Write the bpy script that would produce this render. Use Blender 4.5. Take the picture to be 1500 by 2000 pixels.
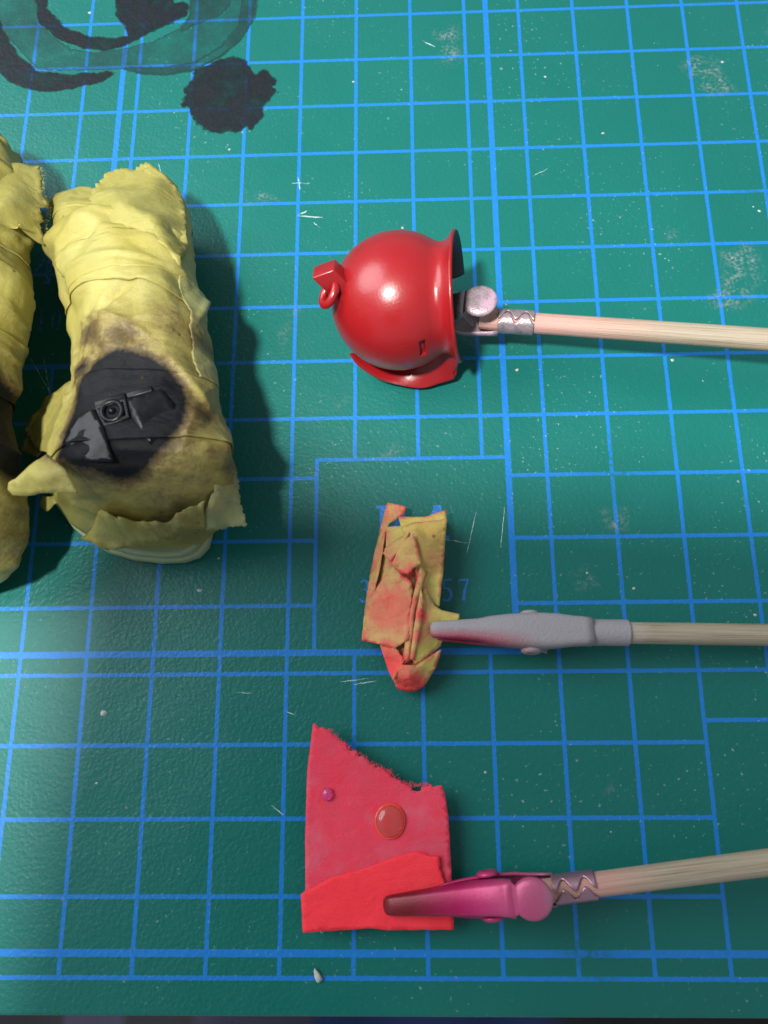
import bpy, bmesh, math, random
import numpy as np
from mathutils import Vector, Matrix, noise as mn
from mathutils.geometry import delaunay_2d_cdt

# ------------------------------------------------------------------ scene
for o in list(bpy.data.objects): bpy.data.objects.remove(o)
SC = bpy.context.scene
COL = SC.collection
S = 0.001                                   # the code below works in millimetres
random.seed(7); rng = np.random.default_rng(7)

# ---- camera: solved from the 10 mm grid printed on the mat
ROT = np.array([[0.99949185, 0.01450825, 0.02838229],
                [-0.00689286, 0.96771909, -0.25193698],
                [-0.03112125, 0.25161332, 0.96732735]])
CAM = np.array([7.88796, -45.46347, 114.52139])
FPX = 1494.78
cd = bpy.data.cameras.new('camera')
cam = bpy.data.objects.new('camera', cd); COL.objects.link(cam)
cd.sensor_fit = 'VERTICAL'; cd.sensor_height = 36; cd.sensor_width = 27
cd.lens = FPX / 2000 * 36
cd.clip_start = 0.002; cd.clip_end = 20
mw = Matrix([list(ROT[0]) + [CAM[0]*S], list(ROT[1]) + [CAM[1]*S], list(ROT[2]) + [CAM[2]*S], [0, 0, 0, 1]])
cam.matrix_world = mw
cd.dof.use_dof = True; cd.dof.focus_distance = 0.121; cd.dof.aperture_fstop = 36
SC.camera = cam

# ---- light: a desk lamp up and to the left, dim room light all round
wd = bpy.data.worlds.new('World'); SC.world = wd; wd.use_nodes = True
bgn = wd.node_tree.nodes['Background']
bgn.inputs[0].default_value = (0.86, 0.95, 1.0, 1); bgn.inputs[1].default_value = 0.46
LAMP = np.array([-62., -58., 260.])
ld = bpy.data.lights.new('desk_lamp_light', 'SPOT'); lo = bpy.data.objects.new('desk_lamp_light', ld); COL.objects.link(lo)
ld.energy = 5.7; ld.color = (1.0, 0.985, 0.94); ld.shadow_soft_size = 0.011
ld.spot_size = math.radians(100); ld.spot_blend = 0.6
lo.location = LAMP*S
lo.rotation_euler = (Vector((0, 30, 0)) - Vector(LAMP)).to_track_quat('-Z', 'Y').to_euler()

rd = bpy.data.lights.new('added_fill_light', 'AREA'); rl = bpy.data.objects.new('added_fill_light', rd); COL.objects.link(rl)   # soft fill added to brighten the phone-shaded half, no lamp seen there
rd.shape = 'DISK'; rd.size = 1.3; rd.energy = 31.; rd.color = (.93, .97, 1.)
rl.location = Vector((-1150, 460, 1180))*S
rl.rotation_euler = (Vector((0, 0, 0)) - Vector((-1150, 460, 1180))).to_track_quat('-Z', 'Y').to_euler()

SC.view_settings.view_transform = 'Standard'; SC.view_settings.look = 'None'
SC.view_settings.exposure = 0; SC.view_settings.gamma = 1
SC.render.resolution_x = 768; SC.render.resolution_y = 1024

def bp(x, y, z=0.):
    """photo pixel (1500x2000) on the horizontal plane at height z (mm)"""
    d = ROT @ np.array([(x-750)/FPX, -(y-1000)/FPX, -1.])
    return CAM + d*(z-CAM[2])/d[2]

# ------------------------------------------------------------------ node helper
class G:
    def __init__(s, m):
        m.use_nodes = True; s.t = m.node_tree; s.t.nodes.clear(); s.m = m
    def n(s, ty, ins=None, **kw):
        nd = s.t.nodes.new(ty)
        for k, v in kw.items(): setattr(nd, k, v)
        for k, v in (ins or {}).items(): s.set(nd.inputs[k], v)
        return nd
    def set(s, sock, v):
        if isinstance(v, bpy.types.NodeSocket): s.t.links.new(v, sock)
        elif isinstance(v, bpy.types.Node): s.t.links.new(v.outputs[0], sock)
        else:
            if isinstance(v, (tuple, list)) and len(v) == 3 and sock.type == 'RGBA': v = (*v, 1)
            sock.default_value = v
    def m_(s, op, a, b=0., c=None, clamp=False):
        nd = s.t.nodes.new('ShaderNodeMath'); nd.operation = op; nd.use_clamp = clamp
        s.set(nd.inputs[0], a); s.set(nd.inputs[1], b)
        if c is not None: s.set(nd.inputs[2], c)
        return nd.outputs[0]
    def add(s, a, b): return s.m_('ADD', a, b)
    def sub(s, a, b): return s.m_('SUBTRACT', a, b)
    def mul(s, a, b): return s.m_('MULTIPLY', a, b)
    def mx(s, a, b): return s.m_('MAXIMUM', a, b)
    def mnm(s, a, b): return s.m_('MINIMUM', a, b)
    def ramp(s, v, a, b, lo=0., hi=1.):
        return s.n('ShaderNodeMapRange', {0: v, 1: a, 2: b, 3: lo, 4: hi}).outputs[0]
    def noise(s, co, sc, det=3., rough=.55, dist=0.):
        return s.n('ShaderNodeTexNoise', {'Vector': co, 'Scale': sc, 'Detail': det, 'Roughness': rough, 'Distortion': dist}).outputs[0]
    def vor(s, co, sc, feat='F1'):
        return s.n('ShaderNodeTexVoronoi', {'Vector': co, 'Scale': sc}, feature=feat).outputs[0]
    def mix(s, f, a, b):
        nd = s.n('ShaderNodeMix', data_type='RGBA'); s.set(nd.inputs[0], f); s.set(nd.inputs[6], a); s.set(nd.inputs[7], b)
        return nd.outputs[2]
    def obj(s): return s.n('ShaderNodeTexCoord').outputs['Object']
    def xyz(s, v): return s.n('ShaderNodeSeparateXYZ', {0: v}).outputs
    def scale(s, v, sc): return s.n('ShaderNodeMapping', {0: v, 3: sc}).outputs[0]
    def attr(s, name): return s.n('ShaderNodeAttribute', attribute_name=name).outputs['Fac']
    def bump(s, h, st, dist):
        return s.n('ShaderNodeBump', {'Strength': st, 'Distance': dist, 'Height': h}).outputs[0]
    def out(s, **ins):
        b = s.n('ShaderNodeBsdfPrincipled', {k.replace('_', ' '): v for k, v in ins.items()})
        o = s.n('ShaderNodeOutputMaterial'); s.t.links.new(b.outputs[0], o.inputs[0]); return b, o

def mat(name, fn):
    m = bpy.data.materials.new(name); g = G(m); fn(g); return m
def srgb(r, g, b):
    f = lambda c: (c/255/12.92) if c/255 <= .04045 else ((c/255+.055)/1.055)**2.4
    return (f(r), f(g), f(b))

# ------------------------------------------------------------------ materials
def _mat(g):
    co = g.obj(); w = g.noise(co, 2600., 2.)
    x, y, _ = g.xyz(co)
    wob = g.mul(g.sub(w, .5), .30)
    X = g.add(g.add(g.mul(x, 1000.), 340.), wob); Y = g.add(g.sub(220., g.mul(y, 1000.)), wob)
    HT, HK = .295, .48
    def near(v, c, h): return g.ramp(g.m_('ABSOLUTE', g.sub(v, c)), h-.05, h+.05, 1., 0.)
    def gt(v, c): return g.m_('GREATER_THAN', v, c)
    def lt(v, c): return g.m_('LESS_THAN', v, c)
    def prod(*a):
        r = a[0]
        for q in a[1:]: r = g.mul(r, q)
        return r
    def grid(v):
        return g.ramp(g.m_('PINGPONG', v, 5.), HT-.05, HT+.05, 1., 0.)
    def grid10(v):    # distance to the nearest multiple of ten
        return g.ramp(g.m_('ABSOLUTE', g.sub(v, g.mul(g.m_('ROUND', g.mul(v, .1)), 10.))), HT-.05, HT+.05, 1., 0.)
    boxes = [(334, 364, 227, 257), (390, 420, 267, 297), (267, 297, 180, 210)]
    inside = None
    for a, b, c, d in boxes:
        q = prod(gt(X, a+.2), lt(X, b-.2), gt(Y, c+.2), lt(Y, d-.2))
        inside = q if inside is None else g.mx(inside, q)
    free = g.sub(1., inside)
    ins = prod(gt(Y, -3.), lt(Y, 300.3), gt(X, -3.), lt(X, 423.3))
    L = prod(g.mx(grid10(X), grid10(Y)), free, ins)
    for a, b, c, d in boxes:
        L = g.mx(L, prod(near(X, a, HT), gt(Y, c-.3), lt(Y, d)))
        L = g.mx(L, prod(near(Y, c, HT), gt(X, a-.3), lt(X, b)))
    for W, H_ in ((297, 210), (364, 257), (420, 297)):
        L = g.mx(L, prod(near(X, W, HK), lt(Y, H_+.5), gt(Y, 0.)))
        L = g.mx(L, prod(near(Y, H_, HK), lt(X, W+.5), gt(X, 0.)))
    # worn places where the print has rubbed off
    wear = g.noise(co, 34., 4., .6)
    fine = g.noise(co, 900., 3., .7)
    worn = g.mul(g.ramp(wear, .60, .70), g.ramp(fine, .40, .55))
    L = g.mul(L, g.sub(1., g.mul(worn, .75)))
    cl = g.noise(co, 22., 5., .6)
    green = g.mix(g.ramp(cl, .3, .7), (.0040, .104, .088), (.006, .118, .100))
    blue = g.mix(g.ramp(fine, .3, .7), (.009, .140, .43), (.012, .155, .47))
    col = g.mix(L, green, blue)
    dust = g.mul(g.ramp(g.noise(co, 1500., 2., .5), .66, .74), g.ramp(g.noise(co, 45., 3.), .45, .65))
    col = g.mix(g.mul(dust, .45), col, (.40, .47, .46))
    emb = g.noise(co, 2100., 2., .5, .6)
    emb2 = g.vor(co, 1900., 'SMOOTH_F1')
    big = g.noise(co, 60., 2.)
    h = g.add(g.mul(emb, .6), g.mul(emb2, .5))
    nb = g.bump(h, .34, .00024)
    nb2 = g.n('ShaderNodeBump', {'Strength': .15, 'Distance': .002, 'Height': big, 'Normal': nb}).outputs[0]
    ro = g.add(g.ramp(cl, .3, .7, .33, .42), g.mul(dust, .3))
    g.out(Base_Color=col, Roughness=ro, Normal=nb2, **{'Specular IOR Level': .27})
M_MAT = mat('mat_rubber', _mat)

def _print(g):
    co = g.obj(); f = g.noise(co, 900., 3., .7)
    col = g.mix(g.ramp(f, .58, .75), (.010, .150, .47), (.010, .14, .24))
    g.out(Base_Color=col, Roughness=.42, Normal=g.bump(g.noise(co, 1500., 2.), .4, .0003))
M_PRINT = mat('blue_print', _print)
def _printworn(g):
    co = g.obj(); f = g.noise(co, 1400., 3., .7)
    b, o = g.out(Base_Color=(.03, .17, .42), Roughness=.45)
    g.set(b.inputs['Alpha'], g.ramp(f, .36, .58, .25, .95))
M_PRINTW = mat('worn_blue_print', _printworn)

def film(name, color, alpha, lo, hi, scale, soft=None, rim=None, rough=.5, fine=None):
    def fn(g):
        co = g.obj(); f = g.noise(co, scale, 5., .65)
        a = g.ramp(f, lo, hi, alpha[0], alpha[1])
        if fine: a = g.mul(a, g.ramp(g.noise(co, fine[0], 3., .6), fine[1], fine[2]))
        if rim: a = g.mx(a, g.mul(g.ramp(g.add(g.attr('fall'), g.mul(g.sub(g.noise(co, 500., 3.), .5), .8)), .15, .75, 1., 0.), rim))
        if soft: a = g.mul(a, g.ramp(g.add(g.attr('fall'), g.mul(g.sub(g.noise(co, 350., 3.), .5), 1.6)), .0, soft))
        c2 = tuple(min(1, c*1.7+.004) for c in color)
        b, o = g.out(Base_Color=g.mix(g.noise(co, 500., 4., .7), color, c2), Roughness=rough,
                     Normal=g.bump(g.noise(co, 1300., 3., .6), .4, .0003), **{'Specular IOR Level': .16})
        g.set(b.inputs['Alpha'], a)
    return mat(name, fn)
M_STAIN = film('black_paint_stain', (.006, .008, .011), (.62, .97), .36, .60, 200., rough=.45, rim=.9, soft=.4)
M_STAINM = film('thin_black_paint', (.016, .030, .036), (.25, .80), .38, .62, 160., rough=.45)
M_WASH = film('dark_wash', (.012, .034, .034), (.14, .50), .35, .65, 130., rough=.45, rim=.5)
M_DUST = film('pale_dust', (.22, .25, .26), (0., .8), .42, .72, 420., rough=.8, fine=(1700., .42, .62), soft=2.2)
M_SCR = film('pale_scratch', (.40, .52, .50), (.05, .75), .35, .6, 900., rough=.7)
M_SPECK = mat('white_speck', lambda g: g.out(Base_Color=(.36, .37, .35), Roughness=.7))

def _red(g):
    co = g.obj(); f = g.noise(co, 120., 4., .6); o = g.noise(co, 2200., 2.)
    g.out(Base_Color=g.mix(f, (.215, .0055, .0080), (.25, .0072, .0098)), Roughness=g.ramp(f, .3, .7, .27, .33),
          Normal=g.bump(o, .10, .0002), **{'Specular IOR Level': .5, 'Coat Weight': .06, 'Coat Roughness': .1})
M_RED = mat('red_gloss_paint', _red)
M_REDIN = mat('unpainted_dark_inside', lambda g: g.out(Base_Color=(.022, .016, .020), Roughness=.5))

def overspray(g, base, tint, fac, rough, metal, bumpst=.25):
    co = g.obj(); gr = g.noise(co, 3200., 3., .6)
    f = g.m_('ADD', fac, g.mul(g.sub(gr, .5), .35), clamp=True)
    f = g.ramp(f, .12, .88)
    g.out(Base_Color=g.mix(f, base, tint), Roughness=rough, Metallic=g.mul(g.sub(1., f), metal),
          Normal=g.bump(gr, bumpst, .00025), **{'Specular IOR Level': .4})
def _clipA(g):        # bare nickel with a pink dusting on the lever and sleeve
    x, y, z = g.xyz(g.obj()); f = g.ramp(x, .014, .021, 0., 1.)
    n2 = g.noise(g.obj(), 700., 3., .7)
    overspray(g, (.25, .235, .225), (.40, .26, .33), g.mul(g.mul(f, g.ramp(x, .0212, .0222, 1., .5)), g.ramp(n2, .3, .6, .4, 1.)), .34, .85)
M_CLIPA = mat('pink_dusted_nickel', _clipA)
def _clipB(g):        # grey primer, crimson along one side of the jaw
    x, y, z = g.xyz(g.obj())
    f = g.mul(g.ramp(y, -.0005, .0016, 0., 1.), g.ramp(x, .004, .017, 1., .0))
    overspray(g, (.27, .245, .265), (.30, .010, .045), f, .62, 0., .45)
M_CLIPB = mat('grey_primer_crimson', _clipB)
def _clipC(g):        # magenta with a dark red tip, thinner towards the sleeve
    co = g.obj(); x, y, z = g.xyz(co)
    gr = g.noise(co, 3200., 3., .6)
    body = g.mix(g.ramp(g.add(x, g.mul(g.sub(gr, .5), .004)), .010, .022), (.44, .014, .115), (.36, .09, .17))
    tip = g.ramp(g.add(x, g.mul(g.sub(gr, .5), .003)), .0035, .0125)
    col = g.mix(tip, (.14, .010, .016), body)
    sl = g.ramp(x, .0205, .0225)
    col = g.mix(sl, col, (.33, .19, .24))
    g.out(Base_Color=col, Roughness=.36, Metallic=g.add(.18, g.mul(sl, .5)), Normal=g.bump(gr, .10, .0002), **{'Specular IOR Level': .28})
M_CLIPC = mat('magenta_paint', _clipC)

def wood(name, tint, x0, x1):
    def fn(g):
        co = g.obj(); st = g.scale(co, (26., 1300., 1300.))
        f = g.noise(st, 1.6, 6., .65); f2 = g.noise(g.scale(co, (60., 4200., 4200.)), 1., 3., .6)
        c = g.mix(g.ramp(f, .3, .72), (.255, .20, .135), (.39, .33, .25))
        c = g.mix(g.mul(g.ramp(f2, .54, .68), .7), c, (.17, .11, .065))
        x = g.xyz(co)[0]; gr = g.noise(co, 900., 3.)
        c = g.mix(g.ramp(g.add(x, g.mul(g.sub(gr, .5), .006)), x0, x1, .75, 0.), c, tint)
        g.out(Base_Color=c, Roughness=.62, Normal=g.bump(g.add(f, f2), .5, .0003))
    return mat(name, fn)
M_WOODA = wood('pink_tinted_wood', (.50, .25, .22), .029, .049)
M_WOODB = wood('pale_wood', (.40, .34, .30), .0275, .0305)
M_WOODC = wood('red_tinted_wood', (.48, .22, .19), .0275, .036)

def tape(name, base, base2, soot, mid, rough=.55, spec=.45, facet=.24, trans=.28, scale=140., tint=None):
    """crepe masking tape; 'soot' attribute = thickness of the overspray"""
    def fn(g):
        co = g.obj(); f = g.noise(co, scale, 5., .6); cr = g.noise(g.scale(co, (1., 2.2, 1.)), 2600., 4., .7)
        c = g.mix(g.ramp(f, .3, .7), base, base2)
        if tint: c = g.mix(g.mul(g.ramp(g.noise(co, scale*.6, 4., .6), .5, .68), .6), c, tint)
        c = g.mix(g.mul(g.sub(cr, .5), .35), c, tuple(v*.55 for v in base))
        wd_ = g.n('ShaderNodeTexNoise', {'Vector': co, 'Scale': 120., 'Detail': 2.}).outputs['Color']
        cw = g.n('ShaderNodeVectorMath', {0: co, 1: g.n('ShaderNodeVectorMath', {0: wd_, 3: .006}, operation='SCALE').outputs[0]}, operation='ADD').outputs[0]
        fc = g.add(g.mul(g.vor(cw, 115., 'DISTANCE_TO_EDGE'), facet), g.mul(g.vor(g.scale(cw, (1., 1.7, 1.)), 330., 'DISTANCE_TO_EDGE'), facet*.35))
        s = g.attr('soot'); gr = g.noise(co, 1700., 4., .75); gr2 = g.noise(co, 420., 4., .65)
        s = g.m_('ADD', s, g.mul(g.add(g.mul(g.sub(gr, .5), .5), g.mul(g.sub(gr2, .5), .5)), g.ramp(s, 0., .25)), clamp=True)
        c = g.mix(g.ramp(s, .04, .55), c, mid); c = g.mix(g.ramp(s, .45, .90), c, soot)
        sp = g.mul(g.ramp(g.vor(co, 170.), .060, .035), 1.)
        c = g.mix(g.mul(sp, .7), c, tuple(v*.3 for v in mid))
        bs = g.n('ShaderNodeBsdfPrincipled', {'Base Color': c, 'Roughness': g.ramp(s, .5, .9, rough, .50), 'Specular IOR Level': g.ramp(s, .3, .9, spec, .12),
                 'Normal': g.n('ShaderNodeBump', {'Strength': .7, 'Distance': .0022, 'Height': fc, 'Normal': g.bump(g.add(cr, g.mul(f, .5)), .5, .00025)}).outputs[0]})
        tr = g.n('ShaderNodeBsdfTranslucent', {'Color': c})
        mxs = g.n('ShaderNodeMixShader', {0: g.ramp(s, .2, .7, trans, 0.)})
        g.t.links.new(bs.outputs[0], mxs.inputs[1]); g.t.links.new(tr.outputs[0], mxs.inputs[2])
        o = g.n('ShaderNodeOutputMaterial'); g.t.links.new(mxs.outputs[0], o.inputs[0])
    return mat(name, fn)
BLK = (.0042, .0046, .006)
M_YEL = tape('yellow_tape', (.415, .36, .078), (.475, .43, .14), BLK, (.130, .090, .030), rough=.38, tint=(.38, .36, .115))
M_YELF = tape('yellow_tape_flap', (.40, .355, .085), (.45, .41, .125), BLK, (.125, .085, .03), rough=.42, trans=.3)
M_SAGT = tape('yellow_tape_over_sage', (.32, .33, .14), (.40, .38, .13), BLK, (.125, .085, .03), rough=.5, trans=.12, tint=(.24, .30, .17))
M_ORG = tape('orange_tape', (.64, .47, .095), (.66, .55, .15), (.72, .075, .070), (.60, .24, .125), trans=.12, tint=(.50, .46, .14), spec=.28, facet=.6)
M_PNK = tape('crimson_tape', (.70, .058, .105), (.78, .042, .080), (.66, .035, .045), (.60, .05, .07), trans=.10, tint=(.62, .13, .19), scale=260., spec=.2, facet=.15)
M_SCAR = tape('scarlet_tape', (.90, .036, .055), (.92, .045, .065), (.8, .04, .05), (.8, .04, .05), trans=.10, tint=(.84, .075, .095), spec=.16, facet=.2)
def _blk(g):
    co = g.obj(); f = g.noise(co, 420., 4., .6)
    g.out(Base_Color=(.003, .0033, .0045), Roughness=g.ramp(f, .3, .7, .22, .4), Normal=g.bump(f, .2, .0004), **{'Specular IOR Level': .2})
M_BLK = mat('glossy_black_paint', _blk)
M_SAGE = mat('sage_plastic', lambda g: g.out(Base_Color=g.mix(g.noise(g.obj(), 90., 3.), (.25, .31, .18), (.30, .36, .215)), Roughness=.42))
def _drop(color):
    return lambda g: g.out(Base_Color=color, Roughness=.10, IOR=1.38, **{'Transmission Weight': .75, 'Coat Weight': .0})
M_DROP = mat('clear_red_drop', _drop((.95, .20, .20)))
M_DROP2 = mat('clear_pink_drop', _drop((.95, .16, .48)))
M_RIM = mat('orange_red_rim', lambda g: g.out(Base_Color=(.80, .07, .03), Roughness=.15))
M_PHONE = mat('dark_phone', lambda g: g.out(Base_Color=(.02, .02, .024), Roughness=.4))
def _cloth(g):
    co = g.obj(); f = g.noise(co, 2200., 2.)
    x, y, z = g.xyz(co)
    s1 = g.mul(g.ramp(x, -.0985, -.0965), g.ramp(x, -.079, -.082)); s2 = g.mul(g.ramp(x, -.0595, -.056), g.ramp(x, -.020, -.024))
    c = g.mix(g.ramp(x, -.030, -.018), (.006, .006, .009), (.004, .018, .085))
    c = g.mix(g.mx(s1, s2), c, (.022, .022, .048))
    c = g.mix(g.ramp(x, .045, .055), c, (.004, .004, .005))
    g.out(Base_Color=c, Roughness=.85, Normal=g.bump(f, .4, .0003))
M_CLOTH = mat('dark_cloth', _cloth)
M_DESK = mat('dark_desk', lambda g: g.out(Base_Color=g.mix(g.noise(g.obj(), 30., 4.), (.012, .011, .010), (.02, .018, .016)), Roughness=.5))

# ------------------------------------------------------------------ object helpers
def link(name, me, m, parent=None, smooth=True):
    o = bpy.data.objects.new(name, me); COL.objects.link(o)
    if m is not None: me.materials.append(m)
    if smooth:
        for p in me.polygons: p.use_smooth = True
    if parent: o.parent = parent
    return o
def pyd(name, v, f, m, parent=None, smooth=True, attr=None):
    """mesh object from millimetre coordinates"""
    me = bpy.data.meshes.new(name)
    me.from_pydata([tuple(float(c)*S for c in p) for p in v], [], [tuple(int(i) for i in q) for q in f]); me.update()
    if attr:
        for k, a in attr.items():
            at = me.attributes.new(k, 'FLOAT', 'POINT'); at.data.foreach_set('value', np.asarray(a, np.float32))
    return link(name, me, m, parent, smooth)
def frombm(name, bm, m, parent=None, smooth=True):
    bmesh.ops.recalc_face_normals(bm, faces=bm.faces)
    for v in bm.verts: v.co *= S
    me = bpy.data.meshes.new(name); bm.to_mesh(me); bm.free()
    return link(name, me, m, parent, smooth)
def thing(name, label, cat, loc=(0, 0, 0), group=None):
    o = bpy.data.objects.new(name, None); COL.objects.link(o); o.empty_display_size = .005
    o.location = Vector(loc)*S; tag(o, label, cat, group); return o
def tag(o, label, cat, group=None):
    o['label'] = label; o['category'] = cat
    if group: o['group'] = group
    return o
def solid(o, th, off=0.):
    md = o.modifiers.new('thickness', 'SOLIDIFY'); md.thickness = th*S; md.offset = off; md.use_even_offset = False
    return o
def bevel(o, w, seg=2):
    md = o.modifiers.new('bevel', 'BEVEL'); md.width = w*S; md.segments = seg; md.limit_method = 'ANGLE'; md.angle_limit = math.radians(35)
    return o
def subs(o, n=1):
    md = o.modifiers.new('subd', 'SUBSURF'); md.levels = n; md.render_levels = n; return o

def inpoly(p, poly):
    x, y = p; r = False; j = len(poly)-1
    for i in range(len(poly)):
        xi, yi = poly[i]; xj, yj = poly[j]
        if (yi > y) != (yj > y) and x < (xj-xi)*(y-yi)/(yj-yi)+xi: r = not r
        j = i
    return r
def polydist(P, poly):
    """signed distance (negative inside) of points P to polygon"""
    P = np.asarray(P, float); poly = np.asarray(poly, float); A = poly; B = np.roll(poly, -1, 0)
    d = np.full(len(P), 1e9)
    for a, b in zip(A, B):
        ab = b-a; t = np.clip(((P-a)@ab)/(ab@ab+1e-12), 0, 1); d = np.minimum(d, np.linalg.norm(P-(a+t[:, None]*ab), axis=1))
    ins = np.array([inpoly(p, poly) for p in P]); return np.where(ins, -d, d)
def resample(pts, step):
    out = []
    n = len(pts)
    for i in range(n):
        a = np.array(pts[i], float); b = np.array(pts[(i+1) % n], float); k = max(1, int(round(np.linalg.norm((b-a)[:2])/step)))
        for j in range(k): out.append(a+(b-a)*j/k)
    return np.array(out)
def fill(poly2, step, jitter=.25):
    """CDT of a polygon with an interior lattice"""
    poly2 = np.asarray(poly2); mn_, mx_ = poly2.min(0), poly2.max(0)
    vs = [Vector((float(x), float(y))) for x, y in poly2]; nb = len(vs)
    gx = np.arange(mn_[0], mx_[0], step); gy = np.arange(mn_[1], mx_[1], step*.87)
    cand = np.array([(x+(step/2 if j % 2 else 0), y) for j, y in enumerate(gy) for x in gx])
    if len(cand):
        cand = cand+rng.uniform(-jitter*step, jitter*step, cand.shape)
        d = polydist(cand, poly2); cand = cand[d < -step*.45]
        vs += [Vector((float(x), float(y))) for x, y in cand]
    V, E, F, *_ = delaunay_2d_cdt(vs, [(i, (i+1) % nb) for i in range(nb)], [list(range(nb))], 1, 1e-7)
    return np.array([(v.x, v.y) for v in V]), [list(f) for f in F]
def zinterp(ctrl):
    """piecewise-linear height over control points (x,y,z)"""
    c = np.asarray(ctrl, float)
    V, E, F, *_ = delaunay_2d_cdt([Vector((float(a), float(b))) for a, b, _ in c], [], [], 0, 1e-7)
    V = np.array([(v.x, v.y) for v in V])
    idx = [int(np.argmin(np.hypot(c[:, 0]-v[0], c[:, 1]-v[1]))) for v in V]
    tris = [(V[list(f)], c[[idx[i] for i in f], 2]) for f in F]
    def fn(P):
        P = np.asarray(P, float); z = np.full(len(P), np.nan)
        for T, zz in tris:
            M_ = np.array([[T[1][0]-T[0][0], T[2][0]-T[0][0]], [T[1][1]-T[0][1], T[2][1]-T[0][1]]])
            if abs(np.linalg.det(M_)) < 1e-9: continue
            uv = (P-T[0])@np.linalg.inv(M_).T
            ok = (uv[:, 0] >= -1e-6)&(uv[:, 1] >= -1e-6)&(uv.sum(1) <= 1+1e-6)&np.isnan(z)
            z[ok] = zz[0]+uv[ok, 0]*(zz[1]-zz[0])+uv[ok, 1]*(zz[2]-zz[0])
        bad = np.where(np.isnan(z))[0]
        for i in bad:
            w = 1/((c[:, 0]-P[i, 0])**2+(c[:, 1]-P[i, 1])**2+1e-4)**1.5; z[i] = (w*c[:, 2]).sum()/w.sum()
        return z
    return fn
def patch(name, pts, m, parent, step=.45, rag=None, ragamp=.3, inner=(), th=.14, nz=.12, nf=.35, soot=None, smoothz=0, seed=0., off=0., edgesoot=0.):
    """a piece of tape: outline in photo pixels with a height for each corner (px, py, z)
       rag = set of edge indices with a torn, fibrous edge"""
    W = np.array([bp(*q) for q in pts]); I = [bp(*q) for q in inner]
    out = []; n = len(W)
    for i in range(n):
        a, b = W[i], W[(i+1) % n]; ln = np.linalg.norm((b-a)[:2])
        rg = rag is not None and (rag == 'all' or i in rag)
        st = step*.42 if rg else step*.8
        k = max(1, int(round(ln/st))); nrm = np.array([b[1]-a[1], a[0]-b[0]])/(ln+1e-9)
        for j in range(k):
            p = a+(b-a)*j/k; q = p[:2].copy()
            if rg:
                q += nrm*ragamp*(mn.noise((p[0]*1.3+seed, p[1]*1.3, 3.3))*1.2+random.uniform(-.5, .5))
            elif j: q += nrm*.06*mn.noise((p[0]*.9+seed, p[1]*.9, 7.7))
            out.append(q)
    V, F = fill(np.array(out), step)
    zf = zinterp(list(W)+I); z = zf(V)
    if smoothz:
        nb = [set() for _ in V]
        for f in F:
            for a in f: nb[a].update(f)
        for _ in range(smoothz): z = np.array([z[list(s)].mean() if s else z[i] for i, s in enumerate(nb)])
    z = z+off+np.array([nz*(mn.noise((x*nf+seed, y*nf, 1.7))+.5*abs(mn.noise((x*nf*2.3, y*nf*2.3+seed, 4.1)))) for x, y in V])
    z = np.maximum(z, th*.6+.02)
    at = np.zeros(len(V)) if soot is None else soot(np.c_[V, z])
    if edgesoot: at = np.maximum(at, edgesoot*np.clip(1+polydist(V, np.array(out))/.55, 0, 1)*np.array([.5+1.1*mn.noise((x*.35, y*.35, seed)) for x, y in V]))
    o = pyd(name, np.c_[V, z], F, m, parent, attr={'soot': at})
    return solid(o, th)

def stroke(bm, pts, wid, z=.02):
    """flat ribbon following a polyline (mm), per-point widths"""
    pts = [np.array(p, float) for p in pts]; n = len(pts); L, R_ = [], []
    for i in range(n):
        t = pts[min(i+1, n-1)]-pts[max(i-1, 0)]; t /= np.linalg.norm(t)+1e-9; nn = np.array([-t[1], t[0]])
        w = wid[i] if hasattr(wid, '__len__') else wid
        L.append(bm.verts.new((*(pts[i]+nn*w/2), z))); R_.append(bm.verts.new((*(pts[i]-nn*w/2), z)))
    for i in range(n-1): bm.faces.new((L[i], R_[i], R_[i+1], L[i+1]))
def arc(cx, cy, rx, ry, a0, a1, n=16):
    return [(cx+rx*math.cos(math.radians(a0+(a1-a0)*i/n)), cy+ry*math.sin(math.radians(a0+(a1-a0)*i/n))) for i in range(n+1)]

# ------------------------------------------------------------------ cutting mat and what lies under it
matroot = thing('cutting_mat', 'green cutting mat with blue centimetre grid lines, lying under everything', 'cutting mat')
bm = bmesh.new()
x0, x1, y0, y1 = -356., 97., -84.6, 236.
rc = 6.; ol = []
for cx, cy, a in ((x1-rc, y1-rc, 0), (x0+rc, y1-rc, 90), (x0+rc, y0+rc, 180), (x1-rc, y0+rc, 270)): ol += arc(cx, cy, rc, rc, a, a+90, 8)
top = [bm.verts.new((x, y, 0)) for x, y in ol]; bot = [bm.verts.new((x, y, -3.)) for x, y in ol]
bm.faces.new(top); bm.faces.new(bot[::-1])
for i in range(len(ol)): j = (i+1) % len(ol); bm.faces.new((top[j], top[i], bot[i], bot[j]))
slab = frombm('mat_sheet', bm, M_MAT, matroot, smooth=False); bevel(slab, .35, 3)

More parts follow.
